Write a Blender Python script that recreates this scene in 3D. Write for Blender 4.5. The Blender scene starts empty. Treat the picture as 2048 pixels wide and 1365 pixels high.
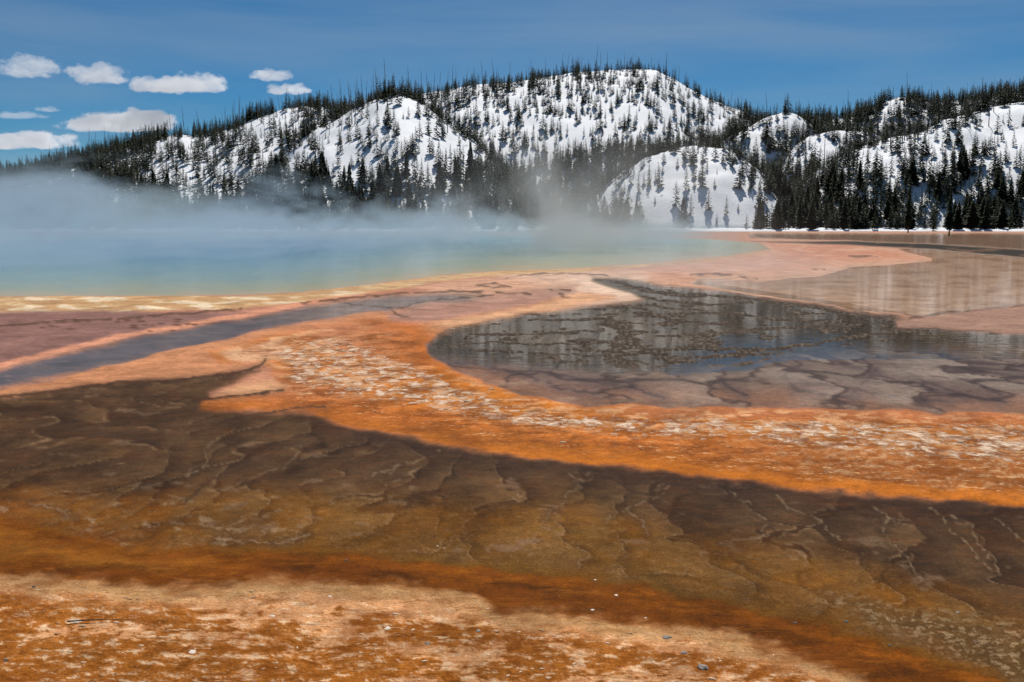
import bpy, math, random
import numpy as np
random.seed(7); rng = np.random.default_rng(7)
scene = bpy.context.scene
COL = scene.collection

# ------------------------------------------------------------ camera, sky, sun, exposure
H = 2.8; FPX = 1991.0; TH = math.atan((682.5 - 443.0) / FPX)
cam_d = bpy.data.cameras.new("camera"); cam = bpy.data.objects.new("camera", cam_d); COL.objects.link(cam)
cam_d.sensor_width = 36.0; cam_d.lens = 36.0 * FPX / 2048.0; cam_d.clip_start = 0.1; cam_d.clip_end = 40000
cam.location = (0, 0, H); cam.rotation_euler = (math.pi / 2 - TH, 0, 0)
scene.camera = cam

SUN_EL = math.radians(57); SUN_AZ = math.radians(10)       # azimuth to the right of the view axis, in front
world = bpy.data.worlds.new("World"); scene.world = world; world.use_nodes = True
wn = world.node_tree; wn.nodes.clear()
def N(nt, t, **kw):
    n = nt.nodes.new(t)
    for k, v in kw.items():
        if k.startswith('i_'):
            n.inputs[k[2:].replace('_', ' ')].default_value = v
        else: setattr(n, k, v)
    return n
sky = N(wn, 'ShaderNodeTexSky', sky_type='NISHITA', sun_disc=False, sun_elevation=SUN_EL, sun_rotation=SUN_AZ,
        altitude=2300, air_density=1.0, dust_density=0.2, ozone_density=4.0)
SKY_STRENGTH = 0.062
bg = N(wn, 'ShaderNodeBackground'); bg.inputs['Strength'].default_value = SKY_STRENGTH
wout = N(wn, 'ShaderNodeOutputWorld')
# thin cirrus streaks over the whole sky, and a polarised, deeper blue all round
tc = N(wn, 'ShaderNodeTexCoord'); mp = N(wn, 'ShaderNodeMapping'); mp.inputs['Scale'].default_value = (1.2, 1.2, 9.0)
mp.inputs['Rotation'].default_value = (0.10, -0.12, 0)
cn = N(wn, 'ShaderNodeTexNoise'); cn.inputs['Scale'].default_value = 1.7; cn.inputs['Detail'].default_value = 7; cn.inputs['Roughness'].default_value = 0.5
cn.inputs['Distortion'].default_value = 0.4
cr = N(wn, 'ShaderNodeMapRange'); cr.inputs['From Min'].default_value = 0.36; cr.inputs['From Max'].default_value = 0.76; cr.inputs['To Max'].default_value = 0.46
tint = N(wn, 'ShaderNodeMix', data_type='RGBA', blend_type='MULTIPLY'); tint.inputs[0].default_value = 1.0
tint.inputs[7].default_value = (0.34, 0.76, 0.95, 1)
cmix = N(wn, 'ShaderNodeMix', data_type='RGBA'); cmix.inputs[7].default_value = (5.2, 6.4, 7.6, 1)
L = wn.links
L.new(tc.outputs['Generated'], mp.inputs['Vector']); L.new(mp.outputs[0], cn.inputs['Vector']); L.new(cn.outputs['Fac'], cr.inputs['Value'])
L.new(sky.outputs[0], tint.inputs[6]); L.new(tint.outputs[2], cmix.inputs[6]); L.new(cr.outputs[0], cmix.inputs[0])
L.new(cmix.outputs[2], bg.inputs['Color']); L.new(bg.outputs[0], wout.inputs['Surface'])

sd = bpy.data.lights.new("sun", 'SUN'); sd.energy = 4.3; sd.angle = math.radians(0.5); sd.color = (1.0, 0.95, 0.88)
sun = bpy.data.objects.new("sun", sd); COL.objects.link(sun)
# light travels along local -Z; point it from the sun direction
from mathutils import Vector, Matrix
sdir = Vector((math.sin(SUN_AZ) * math.cos(SUN_EL), math.cos(SUN_AZ) * math.cos(SUN_EL), math.sin(SUN_EL)))
sun.rotation_euler = sdir.to_track_quat('Z', 'Y').to_euler()
sun.location = sdir * 500
vs = scene.view_settings; scene.display_settings.display_device = 'sRGB'
vs.view_transform = 'Standard'; vs.look = 'None'; vs.exposure = 0.0; vs.gamma = 1.0; vs.use_curve_mapping = False
cy = scene.cycles; cy.use_denoising = True
cy.max_bounces = 8; cy.diffuse_bounces = 2; cy.glossy_bounces = 3; cy.transparent_max_bounces = 12; cy.volume_bounces = 2
cy.volume_step_rate = 1.0; cy.volume_preview_step_rate = 1.0; cy.volume_max_steps = 256
cy.sample_clamp_indirect = 6; cy.caustics_reflective = False; cy.caustics_refractive = False

# ------------------------------------------------------------ helpers
CT, ST = math.cos(TH), math.sin(TH)
def ray(x, y):
    u = (np.asarray(x, float) - 1024) / FPX; v = (682.5 - np.asarray(y, float)) / FPX
    return u, CT + v * ST, -ST + v * CT
def on_ground(x, y, z=0.0):
    dx, dy, dz = ray(x, y); t = (z - H) / dz
    return dx * t, dy * t
def at(x, y, Y):
    dx, dy, dz = ray(x, y); t = Y / dy
    return dx * t, Y, H + dz * t
def to_map(X, Y, Z=0.0):     # ground survey coordinates of a world point
    X = np.asarray(X, float); Y = np.asarray(Y, float); Z = np.asarray(Z, float) - H
    f = Y * CT - Z * ST; up = Y * ST + Z * CT
    return 1024 + FPX * X / f, 682.5 - FPX * up / f

def hashg(ix, iy, seed):
    h = (ix * 374761393 + iy * 668265263 + seed * 1274126177) & 0xffffffff
    h = ((h ^ (h >> 13)) * 1274126177) & 0xffffffff
    return (h ^ (h >> 16)) & 0xffff
_pr = np.random.default_rng(99); PERM = _pr.permutation(256).astype(np.int32); _ga = _pr.uniform(0, 2 * math.pi, 256)
GCX = np.cos(_ga).astype(np.float32); GCY = np.sin(_ga).astype(np.float32)
def perlin(x, y, seed=0):
    x = np.asarray(x, np.float64) + seed * 7.31; y = np.asarray(y, np.float64) + seed * 3.17
    fx = np.floor(x); fy = np.floor(y); xf = (x - fx).astype(np.float32); yf = (y - fy).astype(np.float32)
    xi = fx.astype(np.int32) + seed * 57; yi = fy.astype(np.int32)
    u = xf * xf * xf * (xf * (xf * 6 - 15) + 10); v = yf * yf * yf * (yf * (yf * 6 - 15) + 10)
    p0 = PERM[xi & 255]; p1 = PERM[(xi + 1) & 255]
    def g(p, oy, dx, dy):
        k = PERM[(p + yi + oy) & 255]; return GCX[k] * dx + GCY[k] * dy
    a = g(p0, 0, xf, yf); b = g(p1, 0, xf - 1, yf); c = g(p0, 1, xf, yf - 1); d = g(p1, 1, xf - 1, yf - 1)
    return (a + u * (b - a) + v * ((c + u * (d - c)) - (a + u * (b - a)))) * 1.5
def worley(x, y, seed=0):
    """distance to the border between plates, plate number"""
    x = np.asarray(x, float); y = np.asarray(y, float); fx = np.floor(x); fy = np.floor(y); ix = fx.astype(np.int32); iy = fy.astype(np.int32)
    f1 = np.full(x.shape, 9.); f2 = np.full(x.shape, 9.); cid = np.zeros(x.shape, np.int32); ox_ = np.zeros(x.shape); oy_ = np.zeros(x.shape)
    for ox in (-1, 0, 1):
        for oy in (-1, 0, 1):
            k = PERM[(PERM[(ix + ox + seed) & 255] + iy + oy) & 255]; k2 = PERM[(k + 77) & 255]
            dx = ox + .15 + .7 * k / 255 - (x - fx); dy = oy + .15 + .7 * k2 / 255 - (y - fy); d = np.sqrt(dx * dx + dy * dy)
            m = d < f1; f2 = np.where(m, f1, np.minimum(f2, d)); f1 = np.where(m, d, f1); cid = np.where(m, k, cid); ox_ = np.where(m, dx, ox_); oy_ = np.where(m, dy, oy_)
    return f2 - f1, cid / 255.0, ox_, oy_
def fbm(x, y, o=4, seed=0, rough=0.5):
    s = 0; a = 1; n = 0
    for i in range(o):
        s = s + a * perlin(x * 2 ** i, y * 2 ** i, seed + i * 17); n += a; a *= rough
    return s / n
def ss(a, b, v):
    t = np.clip((v - a) / (b - a), 0, 1); return t * t * (3 - 2 * t)

def tag(o, label=None, category=None, group=None, kind=None):
    for k, v in (('label', label), ('category', category), ('group', group), ('kind', kind)):
        if v: o[k] = v
    return o
def mesh_from(name, verts, faces, smooth=False):
    """verts (n,3), faces (m,3) or (m,4)"""
    me = bpy.data.meshes.new(name); verts = np.asarray(verts, np.float32); faces = np.asarray(faces, np.int32)
    k = faces.shape[1]
    me.vertices.add(len(verts)); me.vertices.foreach_set('co', verts.ravel())
    me.loops.add(faces.size); me.loops.foreach_set('vertex_index', faces.ravel())
    me.polygons.add(len(faces)); me.polygons.foreach_set('loop_start', np.arange(len(faces), dtype=np.int32) * k)
    me.polygons.foreach_set('loop_total', np.full(len(faces), k, np.int32))
    if smooth: me.polygons.foreach_set('use_smooth', np.ones(len(faces), bool))
    me.update(calc_edges=True); me.validate(); return me
def obj(name, me, mat=None, parent=None):
    o = bpy.data.objects.new(name, me); COL.objects.link(o)
    if mat and not me.materials: me.materials.append(mat)
    if parent: o.parent = parent
    return o
def grid_faces(nr, nc):
    i = np.arange(nr * nc).reshape(nr, nc)
    return np.stack([i[:-1, :-1].ravel(), i[:-1, 1:].ravel(), i[1:, 1:].ravel(), i[1:, :-1].ravel()], 1)
def attr(me, name, arr, kind='FLOAT'):
    a = me.attributes.new(name, kind, 'POINT')
    if kind == 'FLOAT': a.data.foreach_set('value', np.asarray(arr, np.float32).ravel())
    else:
        c = np.ones((len(arr), 4), np.float32); c[:, :3] = arr; a.data.foreach_set('color', c.ravel())
def material(name):
    m = bpy.data.materials.new(name); m.use_nodes = True; nt = m.node_tree
    return m, nt, nt.nodes['Principled BSDF'], nt.nodes['Material Output']
def math_(nt, op, a, b=None, c=None, clamp=False):
    n = nt.nodes.new('ShaderNodeMath'); n.operation = op; n.use_clamp = clamp
    for i, v in enumerate((a, b, c)):
        if v is None: continue
        if isinstance(v, (int, float)): n.inputs[i].default_value = v
        else: nt.links.new(v, n.inputs[i])
    return n.outputs[0]
def maprange(nt, v, a, b, c=0.0, d=1.0, smooth=True):
    n = nt.nodes.new('ShaderNodeMapRange'); n.interpolation_type = 'SMOOTHSTEP' if smooth else 'LINEAR'
    nt.links.new(v, n.inputs['Value'])
    for k, x in (('From Min', a), ('From Max', b), ('To Min', c), ('To Max', d)): n.inputs[k].default_value = x
    return n.outputs[0]
def mixc(nt, f, a, b, blend='MIX'):
    n = nt.nodes.new('ShaderNodeMix'); n.data_type = 'RGBA'; n.blend_type = blend
    for i, v in ((0, f), (6, a), (7, b)):
        if isinstance(v, (int, float)): n.inputs[i].default_value = v
        elif isinstance(v, tuple): n.inputs[i].default_value = (*v, 1) if len(v) == 3 else v
        else: nt.links.new(v, n.inputs[i])
    return n.outputs[2]
def noise(nt, vec, scale, detail=5, rough=0.55, dist=0.0):
    n = nt.nodes.new('ShaderNodeTexNoise')
    for k, v in (('Scale', scale), ('Detail', detail), ('Roughness', rough), ('Distortion', dist)): n.inputs[k].default_value = v
    if vec is not None: nt.links.new(vec, n.inputs['Vector'])
    return n.outputs['Fac']
def attribute(nt, name, out='Fac'):
    n = nt.nodes.new('ShaderNodeAttribute'); n.attribute_name = name; return n.outputs[out]

def poly_sd(px, py, pts):
    """signed distance (positive inside) to a polygon, map units"""
    pts = np.asarray(pts, float); res = np.full(px.shape, -60.0)
    m = (px > pts[:, 0].min() - 60) & (px < pts[:, 0].max() + 60) & (py > pts[:, 1].min() - 60) & (py < pts[:, 1].max() + 60)
    x_, y_ = px[m], py[m]; d2 = np.full(x_.shape, 1e18); inside = np.zeros(x_.shape, bool)
    for i in range(len(pts)):
        ax, ay = pts[i]; bx, by = pts[(i + 1) % len(pts)]
        ex, ey = bx - ax, by - ay; wx_, wy_ = x_ - ax, y_ - ay
        t = np.clip((wx_ * ex + wy_ * ey) / max(ex * ex + ey * ey, 1e-9), 0, 1)
        d2 = np.minimum(d2, (wx_ - ex * t) ** 2 + (wy_ - ey * t) ** 2)
        if ay != by:
            inside ^= ((ay > y_) != (by > y_)) & (x_ < (bx - ax) * (y_ - ay) / (by - ay) + ax)
    d = np.sqrt(d2); res[m] = np.where(inside, d, -d); return res
def line_d(px, py, pts):
    pts = np.asarray(pts, float); d2 = np.full(px.shape, 1e18)
    m = (px > pts[:, 0].min() - 80) & (px < pts[:, 0].max() + 80) & (py > pts[:, 1].min() - 80) & (py < pts[:, 1].max() + 80)
    qx, qy = px[m], py[m]; dd = d2[m]
    for (ax, ay), (bx, by) in zip(pts[:-1], pts[1:]):
        ex, ey = bx - ax, by - ay; wx, wy = qx - ax, qy - ay
        t = np.clip((wx * ex + wy * ey) / max(ex * ex + ey * ey, 1e-9), 0, 1)
        dd = np.minimum(dd, (wx - ex * t) ** 2 + (wy - ey * t) ** 2)
    d2[m] = dd; return np.sqrt(d2)

# ------------------------------------------------------------ the thermal ground, as one surveyed sheet
xs = np.concatenate([np.linspace(-1300, -60, 110)[:-1], np.arange(-60, 2110, 2.7), np.linspace(2110, 3350, 110)[1:]])
ys = np.concatenate([np.linspace(2300, 1420, 40)[:-1], np.arange(1420, 700, -2.5), np.arange(700, 470, -1.35), np.arange(470, 458.5, -0.8)])
GX, GY = np.meshgrid(xs, ys); NR, NC = GX.shape
WX, WY = on_ground(GX, GY)
px, py = GX.ravel(), GY.ravel(); wx, wy = WX.ravel(), WY.ravel()
# organic wobble of every boundary
sc_ = np.clip((py - 443) / 500, 0.06, 1.6)
qx = px + fbm(px / 90, py / 34, 4, 3) * 26 * sc_ ** .5
qy = py + fbm(px / 90 + 9, py / 34, 4, 5) * 15 * sc_
nw1 = fbm(wx * 0.55, wy * 0.55, 5, 11)          # metres-scale world noise
nw2 = fbm(wx * 2.2, wy * 2.2, 4, 23)
nw3 = fbm(wx * 0.16, wy * 0.16, 4, 31)
streak = fbm(px / 70, py / 9.0, 4, 41)          # current-drawn streaks
col = np.empty((px.size, 3)); col[:] = (.46, .20, .115)
speck = np.zeros(px.size); hgt = np.full(px.size, 0.020); crack = np.zeros(px.size); gloss = np.zeros(px.size)
def paint(m, c, a=1.0):
    m = np.clip(m * a, 0, 1)[:, None]; col[:] = col * (1 - m) + np.asarray(c) * m
def region(pts, soft=8, inset=0): return ss(-soft, soft, poly_sd(qx, qy, pts) - inset)
def lerp_to(arr, m, v): arr[:] = arr * (1 - np.clip(m, 0, 1)) + v * np.clip(m, 0, 1)
def curve_y(pts, x=None):
    p = np.asarray(pts, float); return np.interp(qx if x is None else x, p[:, 0], p[:, 1])

SALMON = (.50, .215, .125); MAUVE = (.245, .125, .10); CREAM = (.70, .50, .28); ORANGE = (.55, .175, .028); WHITE = (.78, .64, .50)
TAN = (.33, .22, .15); BROWN = (.062, .036, .021); LOBE = (.135, .080, .039)

# right flats and the tongue of salmon mat
flats = region([(1500, 466), (3400, 466), (3400, 570), (2048, 612), (1850, 636), (1720, 622), (1600, 602), (1500, 588), (1380, 570), (1400, 553), (1600, 540)], 5)
paint(flats, (.50, .345, .245)); paint(flats * ss(.0, .35, streak), (.36, .22, .14), .5)
tongue = region([(1130, 552), (1180, 545), (1300, 530), (1450, 515), (1540, 500), (1500, 478), (1690, 484), (1790, 500), (1860, 520), (1700, 534), (1640, 550), (1530, 559), (1400, 556), (1280, 556)], 14)
paint(tongue, (.58, .29, .175)); paint(tongue * ss(1350, 1650, px) * ss(540, 505, py), (.46, .19, .11), .7); paint(tongue * ss(-.05, .35, streak), (.66, .40, .27), .5)

paint(.6 * ss(20, 0, np.abs(qy - curve_y([(1240, 551), (1350, 568), (1500, 584), (1650, 601), (1800, 628)]) )) * ss(1200, 1300, px) * ss(1850, 1700, px), (.66, .42, .28), .8)
farband = region([(1500, 484), (1700, 491), (1850, 499), (2048, 516), (3400, 575), (3400, 520), (2048, 500), (1850, 488), (1700, 483)], 2.5)
paint(farband, (.035, .028, .02))
paint(region([(1500, 478), (1700, 481), (1850, 486), (2048, 498), (3400, 520), (3400, 470), (1500, 470)], 2), (.16, .095, .06), .7)
# pale apron between the tongue and the dark pool
paint(region([(1000, 548), (1200, 546), (1290, 556), (1290, 600), (1180, 616), (1060, 632), (1120, 600), (1080, 570)], 16), (.74, .53, .39), .85)
paint(region([(820, 572), (1000, 550), (1130, 548), (1160, 575), (1060, 600), (900, 600)], 18), (.60, .35, .22), .7)
# mauve flats on the left
mauve = region([(-1400, 640), (0, 616), (250, 617), (330, 628), (480, 624), (640, 606), (600, 622), (450, 655), (300, 680), (150, 703), (0, 728), (-1400, 960)], 7)
paint(mauve, MAUVE)
paint(region([(700, 648), (780, 630), (850, 605), (1000, 590), (1100, 575), (1155, 570), (1150, 588), (1110, 602), (1060, 614), (960, 638), (880, 650), (820, 650), (770, 650)], 9), (.36, .20, .15), .8)
# cream rim of the spring
rim_top = [(-1400, 597), (0, 595), (480, 593), (600, 587), (750, 570), (870, 554), (1000, 544), (1150, 539), (1300, 529), (1450, 514), (1545, 500)]
rimw = curve_y([(-1400, 26), (300, 30), (480, 26), (620, 18), (800, 14), (1000, 7), (1500, 5)])
dt = qy - curve_y(rim_top)
rim = ss(-3, 2, dt) * (1 - ss(rimw * .8, rimw * 1.15, dt)) * ss(1600, 1450, px)
paint(rim, (.56, .36, .17), .9); paint(rim * ss(-.05, .2, streak), (.42, .22, .10), .6); paint(rim * ss(.05, .25, -streak) * ss(1000, 500, px), (.74, .60, .42), .8); speck = np.maximum(speck, rim * .55 * ss(900, 500, px))
# grey runoff strip with a pale lip above it
up_ = [(-1400, 1010), (0, 742), (130, 708), (300, 672), (450, 645), (640, 611), (760, 595), (880, 589), (985, 591)]
lo_ = [(-1400, 1080), (0, 782), (100, 767), (250, 727), (400, 692), (500, 668), (560, 655), (650, 640), (760, 624), (860, 608), (985, 597)]
lip = ss(9, 2, np.abs(qy - (curve_y(up_) - 7))) * ss(800, 600, px); paint(lip, (.62, .27, .155), .9)
strip = ss(-7, 9, qy - curve_y(up_)) * (1 - ss(-12, 10, qy - curve_y(lo_))) * ss(1000, 930, px)
paint(strip, (.135, .105, .095)); paint(strip * ss(520, 700, px), (.34, .26, .21), .7)
paint(strip * ss(.0, .35, streak), (.27, .175, .125), .45)
# orange sweep
SWEEP = [(430, 706), (520, 680), (640, 655), (760, 640), (860, 650), (990, 627), (1120, 600), (1160, 590), (1230, 596), (1060, 629), (990, 641), (930, 655), (872, 668), (848, 690), (862, 720),
         (900, 740), (980, 770), (1050, 796), (1150, 812), (1300, 818), (1500, 820), (1750, 824), (2048, 832), (3400, 860), (3400, 1060), (2048, 1012), (1850, 1003), (1700, 990), (1550, 975),
         (1400, 955), (1250, 935), (1100, 922), (950, 903), (850, 885), (750, 868), (660, 846), (600, 828), (500, 822), (400, 825), (395, 800), (560, 785), (545, 735), (440, 725)]
sw_sd = poly_sd(qx, qy, SWEEP); sweep = ss(-9, 9, sw_sd)
base_mid = region([(-1400, 900), (0, 770), (250, 725), (500, 668), (760, 624), (800, 660), (540, 720), (460, 750), (250, 765), (0, 797), (-1400, 1000)], 6)
paint(base_mid, (.52, .225, .105)); speck = np.maximum(speck, base_mid * .22 * ss(700, 780, py))
paint(sweep, (.46, .130, .022))
left_pink = sweep * ss(880, 600, px) * ss(830, 730, py); paint(left_pink, (.50, .225, .13), .75)
core = ss(130, 20, np.abs(qy - np.interp(px, [500, 760, 900, 1100, 1300, 1600, 2100], [690, 760, 790, 820, 830, 850, 880])) * 1.9) * sweep
paint(core, (.58, .185, .018), .7)
low = sweep * ss(20, 70, qy - np.interp(px, [500, 760, 900, 1100, 1300, 1600, 2100], [770, 800, 815, 835, 860, 890, 930]))
paint(low, (.34, .105, .012), .75)
paint(sweep * ss(.02, .35, fbm(px / 110, py / 26, 5, 77)), (.24, .066, .010), .65)
topred = sweep * ss(50, 4, sw_sd) * ss(1100, 1300, px) * ss(900, 860, py); paint(topred, (.36, .125, .055), .8)
rust = sweep * ss(1350, 1750, px) * ss(855, 900, py) * ss(4, 30, sw_sd); paint(rust, (.30, .105, .028), .7); paint(rust * ss(.02, .25, fbm(px / 26, py / 9, 5, 79)), (.52, .30, .15), .6)
paint(sweep * ss(.08, .3, fbm(px / 40, py / 11, 5, 80, .65)) * ss(6, 40, sw_sd), (.19, .055, .010), .6)
edge = ss(26, 6, np.abs(sw_sd - 12)) * sweep * ss(880, 930, py) ; paint(edge, (.52, .15, .014), .8)
pk = fbm(px / 60, py / 13, 5, 83, .6); paint(sweep * np.clip(core + .5 * left_pink, 0, 1) * ss(-.05, .18, pk), (.68, .36, .17), .75)
paint(sweep * ss(690, 640, py) * ss(820, 900, px), (.68, .40, .23), .85)
# white salt crust scattered along the crest of the sweep
speck = np.maximum(speck, sweep * np.clip(core * 1.15 + left_pink * .75 + .24 + .25 * ss(1300, 1900, px) , 0, 1) * ss(2, 34, sw_sd))
paint(region([(450, 705), (560, 685), (590, 712), (520, 728), (470, 722)], 14), WHITE, .25)
paint(region([(480, 770), (545, 760), (575, 780), (500, 793), (430, 795)], 8), (.62, .32, .16), .9)

# the dark shallow pool and the scaled crust below it
POOL = [(846, 690), (872, 668), (930, 653), (990, 640), (1060, 628), (1150, 619), (1225, 608), (1285, 598), (1262, 584), (1210, 572), (1180, 562), (1185, 556), (1240, 558), (1330, 572), (1480, 589), (1600, 605), (1720, 624), (1830, 640),
        (1890, 655), (2048, 662), (3400, 700), (3400, 850), (2048, 828), (1750, 818), (1500, 814), (1300, 812), (1150, 806), (1050, 790), (980, 764), (900, 737), (860, 716)]
pool_sd = poly_sd(qx, qy, POOL); pool = ss(-7, 8, pool_sd)
paint(pool, (.060, .043, .032))
scale_zone = pool * ss(-18, 22, qy - np.interp(px, [850, 1000, 1200, 1350, 1500, 1600, 1800, 2100, 3400], [715, 724, 735, 742, 730, 705, 690, 696, 720]))
paint(scale_zone, (.175, .125, .098))
paint(scale_zone * ss(60, 14, pool_sd), (.27, .115, .06), .6)
mauve2 = region([(1790, 640), (1850, 634), (2000, 614), (3400, 560), (3400, 690), (2048, 668), (1900, 660), (1800, 655)], 5)
paint(mauve2, (.33, .19, .135)); pool = pool * (1 - mauve2)
# brown lobed terraces
B1 = [(-1400, 1010), (0, 798), (100, 786), (250, 767), (400, 758), (470, 750), (520, 745), (420, 785), (400, 822), (500, 826), (600, 832), (660, 849), (750, 872), (850, 889), (950, 907), (1100, 926),
      (1250, 939), (1400, 959), (1550, 979), (1700, 994), (1850, 1007), (2048, 1016), (3400, 1065), (3400, 2400), (-1400, 2400)]
b_sd = poly_sd(qx, qy, B1); brown = ss(-8, 8, b_sd)
paint(brown, BROWN)
yb = curve_y([(-1400, 960), (0, 985), (250, 1000), (400, 985), (640, 990), (800, 1000), (1000, 1006), (1150, 1002), (1350, 1062), (1500, 1085), (1700, 1120), (1900, 1180), (2048, 1230), (3400, 1500)])
yo = curve_y([(-1400, 1030), (0, 1050), (150, 1092), (250, 1112), (450, 1116), (700, 1110), (900, 1140), (1100, 1156), (1300, 1186), (1500, 1226), (1700, 1276), (1850, 1328), (1990, 1366), (3400, 1900)])
yp = curve_y([(-1400, 1160), (0, 1160), (150, 1172), (330, 1187), (450, 1182), (560, 1170), (700, 1180), (850, 1186), (950, 1206), (1010, 1240), (1130, 1242), (1280, 1262), (1370, 1266), (1500, 1292), (1620, 1332), (1700, 1366), (1900, 1470), (3400, 2400)])
olive = brown * ss(-45, 50, qy - yb)
paint(olive, (.155, .066, .008))
paint(olive * ss(520, 1000, px) * ss(1750, 1300, px) * ss(20, 70, qy - yb), (.130, .068, .013), .7)
paint(olive * ss(560, 150, px), (.20, .062, .004), .85)
paint(olive * ss(90, 10, np.abs(qy - yb - 45)) * ss(-.3, .2, fbm(px / 160, py / 40, 3, 63)), (.215, .088, .008), .6)
# lobes: every terrace rises gently to a crisp scalloped lip
nearw = ss(840, 1020, py)
def plates(ang, long_, wide, seed, amp=1.0):
    ca, sa = math.cos(ang), math.sin(ang)
    ux = wx + (fbm(wx * .55, wy * .40, 4, seed, .55) * .95 + fbm(wx * 5, wy * 3.2, 3, seed + 3, .6) * .10 * nearw) * amp; uy = wy + (fbm(wx * .5, wy * .4, 3, seed + 7) * 1.6 + fbm(wx * 4, wy * 3, 3, seed + 5) * .16 * nearw) * amp
    u = (-ux * sa + uy * ca) / long_; v = (ux * ca + uy * sa) / wide      # u runs towards the viewer, v across
    e_, c_, du, dv = worley(u, v, seed); return e_, c_, np.clip(.5 - .85 * dv, 0, 1), du
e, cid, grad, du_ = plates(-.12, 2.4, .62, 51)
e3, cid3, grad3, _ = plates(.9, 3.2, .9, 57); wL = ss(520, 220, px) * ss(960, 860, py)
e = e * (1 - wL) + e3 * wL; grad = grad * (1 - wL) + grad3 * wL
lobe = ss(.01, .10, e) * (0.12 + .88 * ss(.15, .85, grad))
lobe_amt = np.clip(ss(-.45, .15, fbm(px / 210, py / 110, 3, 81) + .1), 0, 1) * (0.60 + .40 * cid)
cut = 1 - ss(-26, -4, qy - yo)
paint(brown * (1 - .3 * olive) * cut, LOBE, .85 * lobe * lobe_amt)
br2 = fbm(wx * .8 + wy * .25, wy * .28, 5, 95, .62); paint(brown * cut * (1 - .5 * olive) * ss(.0, .35, br2), (.040, .023, .013), .6); paint(brown * cut * ss(.05, .4, -br2), (.125, .075, .034), .4)
paint(olive * cut, (.215, .112, .026), .50 * lobe * lobe_amt * (1 - ss(yo - 80, yo - 10, qy)))
paint(brown * (1 - olive) * ss(.0, .4, fbm(px / 90, py / 30, 4, 91)), (.036, .021, .013), .45)
brk = ss(-.30, .05, fbm(px / 90, py / 50, 3, 93))                       # the lip line comes and goes
thin = .030 - .012 * ss(850, 1080, py)
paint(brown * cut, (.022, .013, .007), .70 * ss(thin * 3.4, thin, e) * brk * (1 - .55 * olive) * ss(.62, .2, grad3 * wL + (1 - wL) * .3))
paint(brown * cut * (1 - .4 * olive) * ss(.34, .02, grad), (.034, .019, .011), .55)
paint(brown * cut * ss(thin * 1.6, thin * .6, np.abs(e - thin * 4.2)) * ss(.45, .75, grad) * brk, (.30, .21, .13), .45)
paint(brown * cut * ss(.30, .42, fbm(wx * 1.7, wy * 1.5, 4, 94, .6)) , (.22, .15, .10), .5)   # dull mineral spots
relief = brown * cut * (ss(0, .06, e) * .6 + .4 * grad) 
topdark = brown * ss(60, 6, b_sd) * ss(560, 700, px); paint(topdark, (.045, .026, .020), .75)  # darker brown along the upper edge of the terraces
# orange-brown algae band and the pale foreground
band = ss(-9, 9, qy - yo); paint(band, (.145, .044, .0025))
paint(band * ss(-.1, .3, fbm(px / 140, py / 28, 5, 101)), (.070, .024, .002), .75)
paint(band * ss(20, 2, np.abs(qy - yo - 12)) * (.4 + .6 * ss(-.2, .2, streak)), (.26, .082, .005), .7)
paint(band * region([(-1400, 1060), (0, 1062), (120, 1095), (260, 1120), (420, 1125), (330, 1150), (100, 1125), (0, 1120), (-1400, 1110)], 18), (.34, .14, .02), .6)
fringe = region([(1640, 1195), (1800, 1225), (2048, 1255), (3400, 1420), (3400, 1900), (2100, 1420), (1980, 1345), (1850, 1290), (1740, 1245)], 22)
paint(fringe, (.10, .058, .022), .8); speck = np.maximum(speck, fringe * .55); paint(fringe * ss(.06, .2, fbm(px / 22, py / 9, 5, 107, .65)), (.34, .25, .15), .7)
pale = ss(-24, 22, qy - yp + 16 * fbm(px / 40, py / 16, 4, 109))
PEACH = (.62, .30, .13)
paint(pale, PEACH)
zn = fbm(px / 150 + .35 * nw1, py / 46, 6, 111, .58)
zo = fbm(px / 44 + .6 * nw2, py / 13, 6, 117, .68)
patch = ss(-.06, .12, zn * .9 + zo * .55 + .13 * ss(620, 150, px) + .10 * ss(1290, 1365, py) + .10 - .26 * np.exp(-((px - 700) / 260) ** 2 - ((py - 1215) / 45) ** 2)) * ss(6, 60, qy - yp)
paint(pale * patch, (.33, .100, .007), .92)
paint(pale * patch * ss(.0, .3, zo), (.185, .050, .003), .75)
paint(pale * ss(.10, .30, -zo) * ss(10, 50, qy - yp), (.80, .56, .34), .7); crk = fbm(px / 60, py / 18, 5, 119, .62); paint(pale * ss(.030, .0, np.abs(crk)) * ss(-.1, .2, zn), (.16, .055, .010), .7)
speck = np.maximum(speck, pale * .24 * ss(0, 60, qy - yp))
wet_lip = ss(26, 4, np.abs(qy - yp - 8)); paint(wet_lip * pale, (.40, .24, .10), .7)
hgt += pale * (.010 + .012 * zn) 
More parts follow.
